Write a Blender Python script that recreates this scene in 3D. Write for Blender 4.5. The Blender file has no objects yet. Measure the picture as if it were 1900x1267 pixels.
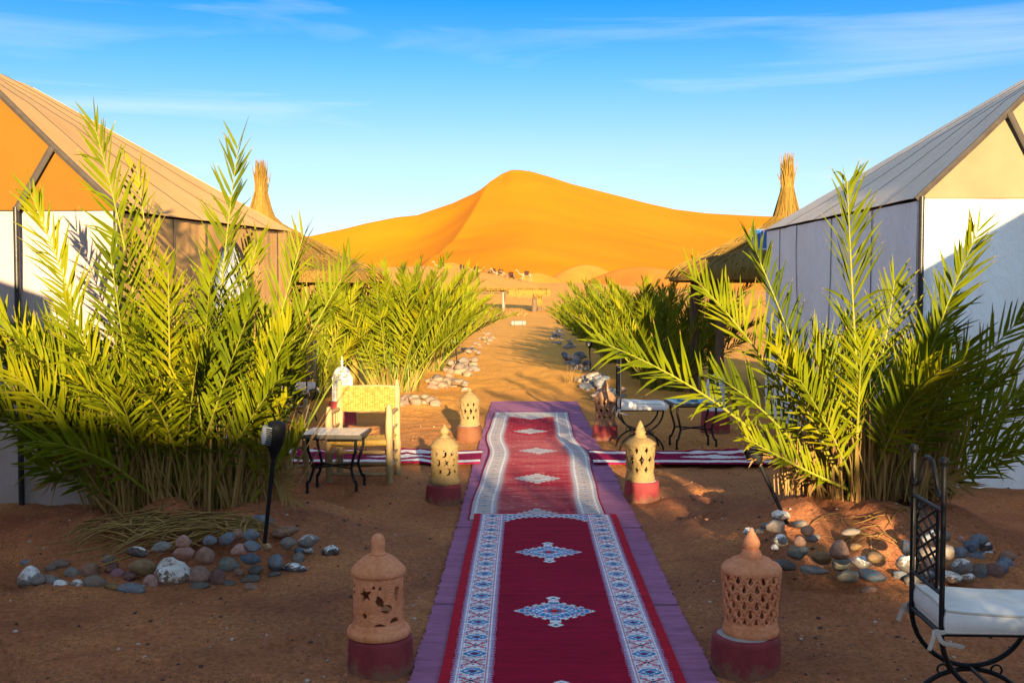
import bpy, bmesh, math, random
import numpy as np
from mathutils import Vector, Matrix, noise as mnoise

R = math.radians
scene = bpy.context.scene
COL = scene.collection

# ------------------------------------------------------------------ camera
W_PX, H_PX, F_PX = 1900.0, 1267.0, 2000.0
CAM_Z = 1.6
cam_d = bpy.data.cameras.new("camera")
cam_d.sensor_width = 36.0
cam_d.lens = 36.0 * F_PX / W_PX
cam_d.clip_start = 0.05
cam_d.clip_end = 6000.0
cam = bpy.data.objects.new("camera", cam_d)
cam.location = (0, 0, CAM_Z)
cam.rotation_euler = (R(90 - 2.562), 0, R(0.573))
COL.objects.link(cam)
scene.camera = cam
CAM_M = cam.rotation_euler.to_matrix()

# ------------------------------------------------------------------ light
SUN_EL, SUN_AZ = 9.0, 8.45          # elevation; degrees to the right of straight behind the viewpoint
SUN_E, SKY_E, EXPO = 4.2, 0.088, 2.2
sd = Vector((math.sin(R(SUN_AZ)) * math.cos(R(SUN_EL)), -math.cos(R(SUN_AZ)) * math.cos(R(SUN_EL)), math.sin(R(SUN_EL))))
sun_d = bpy.data.lights.new("sun", 'SUN')
sun_d.energy = SUN_E
sun_d.angle = R(0.55)
sun_d.color = (1.0, 0.77, 0.43)
sun = bpy.data.objects.new("sun", sun_d)
sun.rotation_euler = sd.to_track_quat('Z', 'Y').to_euler()
sun.location = (0, 0, 40)
COL.objects.link(sun)

world = bpy.data.worlds.new("World")
scene.world = world
world.use_nodes = True
wn, wl = world.node_tree.nodes, world.node_tree.links
wn.clear()
w_out = wn.new('ShaderNodeOutputWorld')
w_bg = wn.new('ShaderNodeBackground')
w_bg.inputs['Strength'].default_value = SKY_E
w_sky = wn.new('ShaderNodeTexSky')
w_sky.sky_type = 'NISHITA'
w_sky.sun_disc = False
w_sky.sun_elevation = R(SUN_EL)
w_sky.sun_rotation = math.atan2(sd.x, sd.y)
w_sky.air_density = 1.0
w_sky.dust_density = 1.5
w_sky.ozone_density = 1.0
w_sky.altitude = 700
w_tc = wn.new('ShaderNodeTexCoord')
w_sep = wn.new('ShaderNodeSeparateXYZ')
wl.new(w_tc.outputs['Generated'], w_sep.inputs[0])
# tint deepens the low sky's blue; unseen upper sky left brighter to fill shade
w_el = wn.new('ShaderNodeValToRGB')
w_el.color_ramp.interpolation = 'LINEAR'
e = w_el.color_ramp.elements
e[0].position = 0.0; e[0].color = (.42, .47, .75, 1)
e[1].position = 0.50; e[1].color = (1, 1, 1, 1)
for p_, c_ in ((.05, (.41, .47, .73)), (.13, (.34, .42, .56)), (.20, (.155, .36, .575)), (.27, (.010, .258, .565)), (.36, (.42, .60, .78))):
    m = e.new(p_); m.color = (*c_, 1)
wl.new(w_sep.outputs['Z'], w_el.inputs[0])
w_mul = wn.new('ShaderNodeMix'); w_mul.data_type = 'RGBA'; w_mul.blend_type = 'MULTIPLY'
w_mul.inputs['Factor'].default_value = 1.0
wl.new(w_sky.outputs[0], w_mul.inputs[6]); wl.new(w_el.outputs[0], w_mul.inputs[7])
# thin high cirrus, drawn out sideways
w_map = wn.new('ShaderNodeMapping')
w_map.inputs['Scale'].default_value = (-1.6, 1.6, 15.0)
w_map.inputs['Location'].default_value = (0, 0, .40)
w_map.inputs['Rotation'].default_value = (R(3), R(-4), 0)
wl.new(w_tc.outputs['Generated'], w_map.inputs[0])
w_n = wn.new('ShaderNodeTexNoise')
w_n.inputs['Scale'].default_value = 1.35; w_n.inputs['Detail'].default_value = 7; w_n.inputs['Roughness'].default_value = 0.5
w_n.inputs['Distortion'].default_value = 0.6
wl.new(w_map.outputs[0], w_n.inputs[0])
w_cr = wn.new('ShaderNodeValToRGB')
w_cr.color_ramp.elements[0].position = 0.53; w_cr.color_ramp.elements[0].color = (0, 0, 0, 1)
w_cr.color_ramp.elements[1].position = 0.84; w_cr.color_ramp.elements[1].color = (0.6, 0.6, 0.6, 1)
wl.new(w_n.outputs[0], w_cr.inputs[0])
w_mix = wn.new('ShaderNodeMix'); w_mix.data_type = 'RGBA'
w_mix.inputs[7].default_value = (2.5, 2.75, 3.0, 1)
wl.new(w_cr.outputs[0], w_mix.inputs[0]); wl.new(w_mul.outputs[2], w_mix.inputs[6])
wl.new(w_mix.outputs[2], w_bg.inputs['Color'])
wl.new(w_bg.outputs[0], w_out.inputs[0])

scene.view_settings.view_transform = 'Standard'
scene.view_settings.look = 'None'
scene.view_settings.exposure = EXPO
scene.view_settings.gamma = 1.0
scene.view_settings.use_curve_mapping = False
scene.render.engine = 'CYCLES'
scene.cycles.max_bounces = 6
scene.cycles.use_denoising = True

# ------------------------------------------------------------------ helpers
rng = random.Random(7)

def ray(px, py):
    d = CAM_M @ Vector(((px - W_PX / 2) / F_PX, -(py - H_PX / 2) / F_PX, -1.0))
    return d

def at(px, py, Y):
    d = ray(px, py); t = Y / d.y
    return Vector((d.x * t, Y, CAM_Z + d.z * t))

def gnd(px, py, z=0.0):
    d = ray(px, py); t = (z - CAM_Z) / d.z
    return Vector((d.x * t, d.y * t, z))

def vnoise(x, y, seed=0):
    xi = np.floor(x).astype(np.int64); yi = np.floor(y).astype(np.int64)
    xf = x - xi; yf = y - yi
    u = xf * xf * (3 - 2 * xf); v = yf * yf * (3 - 2 * yf)
    def h(a, b):
        n = (a * 374761393 + b * 668265263 + seed * 974634777) & 0x7fffffff
        n = ((n ^ (n >> 13)) * 1274126177) & 0x7fffffff
        return ((n ^ (n >> 16)) & 0xffff) / 65535.0
    return (h(xi, yi) * (1 - u) + h(xi + 1, yi) * u) * (1 - v) + (h(xi, yi + 1) * (1 - u) + h(xi + 1, yi + 1) * u) * v

def sstep(a, b, x):
    t = np.clip((x - a) / (b - a), 0, 1)
    return t * t * (3 - 2 * t)

def catmull(pts, n=6, closed=False):
    P = [Vector(p) for p in pts]
    out = []
    m_ = len(P)
    rng_ = range(m_) if closed else range(m_ - 1)
    for i in rng_:
        p0 = P[(i - 1) % m_] if closed or i > 0 else P[0] * 2 - P[1]
        p1, p2 = P[i], P[(i + 1) % m_]
        p3 = P[(i + 2) % m_] if closed or i + 2 < m_ else P[-1] * 2 - P[-2]
        for k in range(n):
            t = k / n
            out.append(0.5 * ((2 * p1) + (p2 - p0) * t + (2 * p0 - 5 * p1 + 4 * p2 - p3) * t * t + (3 * p1 - p0 - 3 * p2 + p3) * t ** 3))
    if not closed:
        out.append(P[-1])
    return out

class MB:
    """collects shapes and links them as one mesh object"""
    def __init__(s):
        s.v, s.f, s.mi = [], [], []
    def add(s, vs, fs, mi=0):
        o = len(s.v)
        s.v.extend(tuple(v) for v in vs)
        for f in fs:
            s.f.append([i + o for i in f]); s.mi.append(mi)
        return s
    def box(s, c, d, rot=None, mi=0):
        c = Vector(c)
        vs = []
        for z in (-.5, .5):
            for x, y in ((-.5, -.5), (.5, -.5), (.5, .5), (-.5, .5)):
                p = Vector((x * d[0], y * d[1], z * d[2]))
                if rot is not None: p = rot @ p
                vs.append(c + p)
        s.add(vs, [(3, 2, 1, 0), (4, 5, 6, 7), (0, 1, 5, 4), (1, 2, 6, 5), (2, 3, 7, 6), (3, 0, 4, 7)], mi)
        return s
    def tube(s, pts, r, n=8, closed=False, mi=0, flat=None):
        P = [Vector(p) for p in pts]
        m_ = len(P)
        rs = r if isinstance(r, (list, tuple)) else [r] * m_
        T = []
        for i in range(m_):
            a = P[(i - 1) % m_] if (closed or i > 0) else P[i]
            b = P[(i + 1) % m_] if (closed or i < m_ - 1) else P[i]
            t = (b - a)
            T.append(t.normalized() if t.length > 1e-9 else Vector((0, 0, 1)))
        ref = Vector((0, 0, 1)) if abs(T[0].z) < 0.9 else Vector((1, 0, 0))
        u = (ref - T[0] * ref.dot(T[0])).normalized()
        vs, fs = [], []
        for i in range(m_):
            u = (u - T[i] * u.dot(T[i]))
            u = u.normalized() if u.length > 1e-6 else T[i].orthogonal().normalized()
            w = T[i].cross(u)
            for k in range(n):
                a = 2 * math.pi * (k + .5) / n
                fu, fw = (1, 1) if flat is None else flat
                vs.append(P[i] + (u * math.cos(a) * fu + w * math.sin(a) * fw) * rs[i])
        for i in range(m_ if closed else m_ - 1):
            j = (i + 1) % m_
            for k in range(n):
                k2 = (k + 1) % n
                fs.append((i * n + k, i * n + k2, j * n + k2, j * n + k))
        if not closed:
            fs.append(tuple(range(n - 1, -1, -1)))
            fs.append(tuple((m_ - 1) * n + k for k in range(n)))
        s.add(vs, fs, mi)
        return s
    def lathe(s, prof, n=32, c=(0, 0, 0), mi=0, wob=None, cap=True):
        vs, fs = [], []
        for i, (r, z) in enumerate(prof):
            for k in range(n):
                a = 2 * math.pi * k / n
                rr = r if wob is None else r * (1 + wob(a, z))
                vs.append((c[0] + rr * math.cos(a), c[1] + rr * math.sin(a), c[2] + z))
        for i in range(len(prof) - 1):
            for k in range(n):
                k2 = (k + 1) % n
                fs.append((i * n + k, i * n + k2, (i + 1) * n + k2, (i + 1) * n + k))
        if cap:
            fs.append(tuple(range(n - 1, -1, -1)))
            fs.append(tuple((len(prof) - 1) * n + k for k in range(n)))
        s.add(vs, fs, mi)
        return s
    def grid(s, fn, nu, nv, mi=0, thick=None):
        vs = [Vector(fn(i / nu, j / nv)) for j in range(nv + 1) for i in range(nu + 1)]
        fs = [(j * (nu + 1) + i, j * (nu + 1) + i + 1, (j + 1) * (nu + 1) + i + 1, (j + 1) * (nu + 1) + i) for j in range(nv) for i in range(nu)]
        s.add(vs, fs, mi)
        return s
    def mesh(s, name, mats, smooth=True, angle=40):
        me = bpy.data.meshes.new(name)
        me.from_pydata(s.v, [], s.f)
        mats = mats if isinstance(mats, (list, tuple)) else [mats]
        for m_ in mats: me.materials.append(m_)
        if len(mats) > 1:
            me.polygons.foreach_set('material_index', s.mi)
        if smooth:
            me.polygons.foreach_set('use_smooth', [True] * len(me.polygons))
            if angle: me.set_sharp_from_angle(angle=R(angle))
        me.update()
        return me
    def build(s, name, mats, parent=None, smooth=True, angle=40, bevel=None, solid=None, loc=None):
        return link(name, s.mesh(name, mats, smooth, angle), parent, bevel, solid, loc)

def link(name, me, parent=None, bevel=None, solid=None, loc=None):
    o = bpy.data.objects.new(name, me)
    COL.objects.link(o)
    if parent is not None: o.parent = parent
    if loc is not None: o.location = loc
    if solid:
        md = o.modifiers.new('solid', 'SOLIDIFY'); md.thickness = abs(solid); md.offset = -1 if solid > 0 else 1
        es = o.modifiers.new('split', 'EDGE_SPLIT'); es.split_angle = R(50); es.use_edge_sharp = False
    if bevel:
        md = o.modifiers.new('bevel', 'BEVEL'); md.width = bevel; md.segments = 2; md.limit_method = 'ANGLE'; md.angle_limit = R(35)
    return o

def tag(o, label=None, cat=None, group=None, kind=None):
    if label: o['label'] = label
    if cat: o['category'] = cat
    if group: o['group'] = group
    if kind: o['kind'] = kind
    return o

def empty(name, loc=(0, 0, 0), rz=0.0, label=None, cat=None, group=None):
    o = bpy.data.objects.new(name, None)
    o.empty_display_size = 0.1
    COL.objects.link(o)
    o.location = loc; o.rotation_euler = (0, 0, rz)
    return tag(o, label, cat, group)

def copy_tree(o, parent=None):
    c = o.copy(); COL.objects.link(c); c.parent = parent
    for ch in [x for x in o.children]:
        copy_tree(ch, c)
    return c

# ------------------------------------------------------------------ materials
def nmat(name):
    m_ = bpy.data.materials.new(name); m_.use_nodes = True
    nt = m_.node_tree
    return m_, nt.nodes, nt.links, nt.nodes['Principled BSDF']

def node(ns, t, **kw):
    n = ns.new(t)
    for k, v in kw.items():
        if k in n.inputs.keys(): n.inputs[k].default_value = v
        else: setattr(n, k, v)
    return n

def pmat(name, stops, scale=6.0, detail=5.0, rough=0.8, bump=0.0, bscale=60.0, bdist=0.01, stretch=None, metal=0.0, fine=None, objcol=False, spec=0.3, attr=None, coat=0, sheen=0):
    """noise-driven colour between stops, with fine bump"""
    m_, ns, ls, b = nmat(name)
    tc = node(ns, 'ShaderNodeTexCoord')
    src = tc.outputs['Object']
    if stretch:
        mp = node(ns, 'ShaderNodeMapping'); mp.inputs['Scale'].default_value = stretch
        ls.new(src, mp.inputs[0]); src = mp.outputs[0]
    nz = node(ns, 'ShaderNodeTexNoise', Scale=scale, Detail=detail, Roughness=0.6)
    ls.new(src, nz.inputs['Vector'])
    cr = node(ns, 'ShaderNodeValToRGB')
    els = cr.color_ramp.elements
    n = len(stops)
    pos = [0.5 if n == 1 else 0.3 + 0.4 * i / (n - 1) for i in range(n)]
    els[0].position = pos[0]; els[0].color = (*stops[0], 1)
    els[1].position = pos[-1]; els[1].color = (*stops[-1], 1)
    for i in range(1, n - 1):
        q = els.new(pos[i]); q.color = (*stops[i], 1)
    ls.new(nz.outputs[0], cr.inputs[0])
    out = cr.outputs[0]
    if objcol or attr:
        mx = node(ns, 'ShaderNodeMix', data_type='RGBA', blend_type='MULTIPLY'); mx.inputs[0].default_value = 1
        if objcol:
            oi = node(ns, 'ShaderNodeObjectInfo'); ls.new(oi.outputs['Color'], mx.inputs[6])
        else:
            at_ = node(ns, 'ShaderNodeAttribute', attribute_name=attr); ls.new(at_.outputs['Color'], mx.inputs[6])
        ls.new(out, mx.inputs[7]); out = mx.outputs[2]
    if fine:
        fn = node(ns, 'ShaderNodeTexNoise', Scale=fine[0], Detail=3.0)
        ls.new(src, fn.inputs['Vector'])
        fr = node(ns, 'ShaderNodeMapRange'); fr.inputs[1].default_value = 0.3; fr.inputs[2].default_value = 0.7
        fr.inputs[3].default_value = 1 - fine[1]; fr.inputs[4].default_value = 1 + fine[1]
        ls.new(fn.outputs[0], fr.inputs[0])
        mx = node(ns, 'ShaderNodeMix', data_type='RGBA', blend_type='MULTIPLY'); mx.inputs[0].default_value = 1
        ls.new(out, mx.inputs[6]); ls.new(fr.outputs[0], mx.inputs[7]); out = mx.outputs[2]
    ls.new(out, b.inputs['Base Color'])
    b.inputs['Roughness'].default_value = rough
    b.inputs['Metallic'].default_value = metal
    b.inputs['Specular IOR Level'].default_value = spec
    if coat: b.inputs['Coat Weight'].default_value = coat
    if sheen: b.inputs['Sheen Weight'].default_value = sheen; b.inputs['Sheen Roughness'].default_value = 0.6
    if bump:
        bn = node(ns, 'ShaderNodeTexNoise', Scale=bscale, Detail=6.0, Roughness=0.65)
        ls.new(src, bn.inputs['Vector'])
        bp = node(ns, 'ShaderNodeBump', Strength=bump, Distance=bdist)
        ls.new(bn.outputs[0], bp.inputs['Height']); ls.new(bp.outputs[0], b.inputs['Normal'])
    return m_

def leafmat(name, c1, c2, c3, trans=0.3, rough=0.45):
    m_, ns, ls, b = nmat(name)
    oi = node(ns, 'ShaderNodeObjectInfo')
    geo = node(ns, 'ShaderNodeTexCoord')
    nz = node(ns, 'ShaderNodeTexNoise', Scale=3.5, Detail=3.0); ls.new(geo.outputs['Object'], nz.inputs['Vector'])
    ad = node(ns, 'ShaderNodeMath', operation='MULTIPLY_ADD'); ad.inputs[1].default_value = 0.45
    ls.new(oi.outputs['Random'], ad.inputs[0])
    s2 = node(ns, 'ShaderNodeMath', operation='MULTIPLY_ADD'); s2.inputs[1].default_value = 1.3; s2.inputs[2].default_value = -0.38
    ls.new(nz.outputs[0], s2.inputs[0]); ls.new(s2.outputs[0], ad.inputs[2])
    cr = node(ns, 'ShaderNodeValToRGB'); els = cr.color_ramp.elements
    els[0].position = 0.15; els[0].color = (*c1, 1); els[1].position = 0.95; els[1].color = (*c3, 1)
    q = els.new(0.55); q.color = (*c2, 1)
    ls.new(ad.outputs[0], cr.inputs[0]); ls.new(cr.outputs[0], b.inputs['Base Color'])
    b.inputs['Roughness'].default_value = rough
    b.inputs['Specular IOR Level'].default_value = 0.12
    tr = node(ns, 'ShaderNodeBsdfTranslucent'); ls.new(cr.outputs[0], tr.inputs[0])
    mx = node(ns, 'ShaderNodeMixShader'); mx.inputs[0].default_value = trans
    ls.new(b.outputs[0], mx.inputs[1]); ls.new(tr.outputs[0], mx.inputs[2])
    ls.new(mx.outputs[0], ns['Material Output'].inputs[0])
    return m_
# ------------------------------------------------------------------ ground sheet
MOUNDS = [(-2.12, 7.05, 1.15, 0.98, 0.24), (2.22, 6.95, 1.05, 0.98, 0.24)]
def pxa(x, y):
    return 970.0 + 2000.0 * x / np.maximum(y, 1.0)

LOW = np.array([(-1500, 508), (300, 500), (560, 503), (700, 498), (790, 494), (830, 500), (900, 508), (960, 520), (1000, 528), (1080, 526), (1200, 535), (1350, 540), (1900, 528), (3500, 520)], float)
# unseen sand ridge added behind the viewpoint, crest shaped to shade the foreground, height by x at y = -25
SHADE_CREST = np.array([(-60, 3.0), (-25, 5.6), (-8, 6.2), (1.4, 6.12), (2.3, 6.02), (3.8, 5.82), (4.4, 5.6), (5.3, 5.32), (6.1, 5.2), (6.8, 5.06), (9, 5.1), (20, 4.6), (60, 2.5)], float)

_rf = random.Random(91)
FOOT = []
for _k in range(26):               # walkers' tracks across the camp ground
    _x, _y, _a = _rf.choice((-1, 1)) * _rf.uniform(.9, 3.4), _rf.uniform(3.4, 11), _rf.uniform(-.9, .9)
    for _j in range(5):
        FOOT.append((_x + (.07 if _j % 2 else -.07), _y, -_a + _rf.uniform(-.15, .15)))
        _x += .55 * math.sin(_a); _y += .55 * math.cos(_a)
FOOT = [f for f in FOOT if not -.62 < f[0] < .95]
def ground_h(x, y):
    x = np.asarray(x, float); y = np.asarray(y, float)
    h = np.zeros(np.broadcast(x, y).shape)
    near = 1 - sstep(40, 60, np.abs(y))
    h = h + near * (0.035 * (vnoise(x * 0.8 + 3, y * 0.8, 1) - .5) + 0.030 * (vnoise(x * 2.7, y * 2.2, 2) - .5) + 0.024 * (vnoise(x * 7, y * 6, 3) - .5) + 0.013 * (vnoise(x * 17, y * 15, 4) - .5))
    # level strip under the carpets
    strip = (1 - sstep(0.75, 0.95, np.abs(x - 0.16))) * (1 - sstep(17, 18, y))
    h = h * (1 - strip) - 0.012 * strip
    for fx, fy, fa in FOOT:
        ca, sa = math.cos(fa), math.sin(fa)
        m_ = (np.abs(x - fx) < .3) & (np.abs(y - fy) < .3)
        if not m_.any(): continue
        dx_, dy_ = x[m_] - fx, y[m_] - fy
        q = ((dx_ * ca + dy_ * sa) / .065) ** 2 + ((-dx_ * sa + dy_ * ca) / .15) ** 2
        h[m_] += -.034 * np.exp(-q ** 1.5) + .013 * np.exp(-((np.sqrt(q) - 1.45) / .35) ** 2)
    for cx, cy, rx, ry, hh in MOUNDS:
        d = np.sqrt(((x - cx) / rx) ** 2 + ((y - cy) / ry) ** 2)
        h = h + hh * (1 - sstep(0.25, 1.28, d)) * (1 + 0.5 * (vnoise(x * 4, y * 4, 9) - .5))
    # banks under the palm rows, path slightly worn in
    for sx in (-1, 1):
        h = h + 0.07 * np.exp(-((x - sx * 1.75) / 0.55) ** 2) * sstep(14, 16, y) * (1 - sstep(44, 50, y))
    # far sand: rolling rise with the resting camels
    lowel = 1.6 + (544 - np.interp(pxa(x, y), LOW[:, 0], LOW[:, 1])) / 2000 * 200
    rise = sstep(60, 205, y) * (1 - 0.75 * sstep(208, 300, y))
    h = h + lowel * rise + sstep(60, 120, y) * (0.5 * (vnoise(x * .06, y * .05, 11) - .5) + 0.18 * (vnoise(x * .3, y * .22, 12) - .5))
    # sides rise gently too
    h = h + sstep(40, 200, np.abs(x)) * 3.0 * vnoise(x * .02, y * .02, 13)
    # added ridge behind, casting the foreground shade
    crest = np.interp(x, SHADE_CREST[:, 0], SHADE_CREST[:, 1]) + 0.22 * (vnoise(x * .9, y * 0 + 2, 21) - .5) + 0.10 * (vnoise(x * 2.3, y * 0 + 5, 22) - .5)
    prof = np.where(y > -25, 1 - sstep(-25, -11.5, y) , 1 - sstep(0, 40, -25 - y))
    prof = np.where(y > -25, np.clip(1 - (y + 25) / 12.5, 0, 1) ** 1.15, prof)
    h = h + crest * prof * (y < -11)
    return h

def gh(x, y):
    return float(ground_h(np.array([x]), np.array([y]))[0])

def axis(dense0, dense1, step, lo, hi, grow):
    a = list(np.arange(dense0, dense1 + 1e-6, step))
    s, p = step, a[-1]
    while p < hi:
        s *= grow; p += s; a.append(min(p, hi))
    s, p = step, a[0]
    while p > lo:
        s *= grow; p -= s; a.insert(0, max(p, lo))
    return np.array(a)

def height_mesh(name, xs, ys, hf, material):
    X, Y = np.meshgrid(xs, ys)
    Z = hf(X, Y)
    co = np.stack([X, Y, Z], -1).reshape(-1, 3)
    return np_mesh(name, co, len(xs), len(ys), material)

def np_mesh(name, co, nx, ny, material, colors=None):
    me = bpy.data.meshes.new(name)
    me.vertices.add(len(co)); me.vertices.foreach_set('co', co.astype(np.float32).ravel())
    i = np.arange(nx - 1)[None, :] + np.arange(ny - 1)[:, None] * nx
    q = np.stack([i, i + 1, i + 1 + nx, i + nx], -1).reshape(-1, 4)
    me.loops.add(q.size); me.loops.foreach_set('vertex_index', q.ravel().astype(np.int32))
    me.polygons.add(len(q)); me.polygons.foreach_set('loop_start', (np.arange(len(q)) * 4).astype(np.int32))
    me.polygons.foreach_set('use_smooth', np.ones(len(q), bool))
    if colors is not None:
        ca = me.color_attributes.new('pattern', 'FLOAT_COLOR', 'POINT')
        ca.data.foreach_set('color', np.concatenate([colors, np.ones((len(colors), 1))], 1).astype(np.float32).ravel())
    me.update(calc_edges=True); me.validate()
    if material: me.materials.append(material)
    return me

def ground_mat():
    m_, ns, ls, b = nmat('camp_sand')
    tc = node(ns, 'ShaderNodeTexCoord'); P = tc.outputs['Object']
    n1 = node(ns, 'ShaderNodeTexNoise', Scale=1.3, Detail=6.0, Roughness=0.62); ls.new(P, n1.inputs['Vector'])
    cr = node(ns, 'ShaderNodeValToRGB'); e = cr.color_ramp.elements
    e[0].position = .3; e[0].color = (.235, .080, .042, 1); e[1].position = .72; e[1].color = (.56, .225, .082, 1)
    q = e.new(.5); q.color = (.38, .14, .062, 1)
    ls.new(n1.outputs[0], cr.inputs[0])
    # dark grit patches
    n2 = node(ns, 'ShaderNodeTexNoise', Scale=2.6, Detail=4.0); ls.new(P, n2.inputs['Vector'])
    n3 = node(ns, 'ShaderNodeTexVoronoi', Scale=75.0); ls.new(P, n3.inputs['Vector'])
    g1 = node(ns, 'ShaderNodeMapRange'); g1.inputs[1].default_value = .42; g1.inputs[2].default_value = .66; g1.inputs[3].default_value = .10; g1.inputs[4].default_value = .34
    ls.new(n2.outputs[0], g1.inputs[0])
    lt = node(ns, 'ShaderNodeMath', operation='LESS_THAN'); ls.new(n3.outputs['Distance'], lt.inputs[0]); ls.new(g1.outputs[0], lt.inputs[1])
    rnd = node(ns, 'ShaderNodeMath', operation='MULTIPLY'); ls.new(lt.outputs[0], rnd.inputs[0]); rnd.inputs[1].default_value = .75
    sc_ = node(ns, 'ShaderNodeSeparateColor'); ls.new(n3.outputs['Color'], sc_.inputs[0])
    pb = node(ns, 'ShaderNodeValToRGB'); pe = pb.color_ramp.elements
    pe[0].position = 0; pe[0].color = (.04, .028, .024, 1); pe[1].position = 1; pe[1].color = (.40, .27, .19, 1)
    q = pe.new(.8); q.color = (.10, .06, .045, 1)
    ls.new(sc_.outputs[0], pb.inputs[0])
    mx = node(ns, 'ShaderNodeMix', data_type='RGBA'); ls.new(rnd.outputs[0], mx.inputs[0]); ls.new(cr.outputs[0], mx.inputs[6]); ls.new(pb.outputs[0], mx.inputs[7])
    # beyond the camp: clean orange dune sand
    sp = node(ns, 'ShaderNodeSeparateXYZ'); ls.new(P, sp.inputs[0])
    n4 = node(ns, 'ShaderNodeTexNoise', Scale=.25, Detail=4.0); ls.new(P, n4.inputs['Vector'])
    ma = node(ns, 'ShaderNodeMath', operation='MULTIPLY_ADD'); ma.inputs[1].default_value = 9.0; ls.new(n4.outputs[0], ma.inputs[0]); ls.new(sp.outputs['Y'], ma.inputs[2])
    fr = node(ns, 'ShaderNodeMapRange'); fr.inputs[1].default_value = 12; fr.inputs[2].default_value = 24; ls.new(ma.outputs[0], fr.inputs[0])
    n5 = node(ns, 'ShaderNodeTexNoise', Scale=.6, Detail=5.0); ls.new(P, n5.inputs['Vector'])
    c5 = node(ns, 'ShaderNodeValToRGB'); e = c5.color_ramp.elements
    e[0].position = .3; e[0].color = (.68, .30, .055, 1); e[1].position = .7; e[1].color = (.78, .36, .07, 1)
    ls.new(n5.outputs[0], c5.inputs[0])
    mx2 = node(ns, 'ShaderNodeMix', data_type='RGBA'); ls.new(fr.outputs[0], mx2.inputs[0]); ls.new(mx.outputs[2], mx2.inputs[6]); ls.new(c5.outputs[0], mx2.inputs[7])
    n7 = node(ns, 'ShaderNodeTexNoise', Scale=38.0, Detail=7.0, Roughness=.75); ls.new(P, n7.inputs['Vector'])
    r7 = node(ns, 'ShaderNodeMapRange'); r7.inputs[1].default_value = .32; r7.inputs[2].default_value = .68; r7.inputs[3].default_value = .55; r7.inputs[4].default_value = 1.4; ls.new(n7.outputs[0], r7.inputs[0])
    mx3 = node(ns, 'ShaderNodeMix', data_type='RGBA', blend_type='MULTIPLY'); mx3.inputs[0].default_value = 1; ls.new(mx2.outputs[2], mx3.inputs[6]); ls.new(r7.outputs[0], mx3.inputs[7])
    ls.new(mx3.outputs[2], b.inputs['Base Color'])
    b.inputs['Roughness'].default_value = .95; b.inputs['Specular IOR Level'].default_value = .1
    n6 = node(ns, 'ShaderNodeTexNoise', Scale=24.0, Detail=8.0, Roughness=.7); ls.new(P, n6.inputs['Vector'])
    hm = node(ns, 'ShaderNodeMath', operation='MULTIPLY_ADD'); hm.inputs[1].default_value = .25; ls.new(lt.outputs[0], hm.inputs[0]); ls.new(n6.outputs[0], hm.inputs[2])
    bp = node(ns, 'ShaderNodeBump', Strength=.8, Distance=.03); ls.new(hm.outputs[0], bp.inputs['Height']); ls.new(bp.outputs[0], b.inputs['Normal'])
    return m_

M_GROUND = ground_mat()
xs = axis(-4.6, 4.6, .045, -2600, 2600, 1.07)
ys = axis(3.2, 15.0, .045, -900, 4200, 1.045)
g = link('ground', height_mesh('ground', xs, ys, ground_h, M_GROUND))
tag(g, kind='structure')

# ------------------------------------------------------------------ dunes
SKY_L = np.array([(-2600, 470), (-900, 455), (0, 450), (420, 448), (570, 440), (640, 425), (680, 415), (735, 404), (775, 400), (840, 378), (880, 360), (905, 345), (930, 325), (948, 317.5), (962, 317), (985, 320), (1020, 330), (1060, 343), (1100, 353), (1150, 366), (1200, 379), (1250, 390), (1310, 397), (1380, 401), (1450, 404), (1600, 412), (1900, 425), (3200, 450), (4600, 470)], float)
RIDGE = np.array([(0.0, 700), (.12, 740), (.25, 775), (.4, 812), (.55, 848), (.7, 876), (.82, 893), (.92, 906), (1.0, 932), (1.6, 960)], float)

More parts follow.
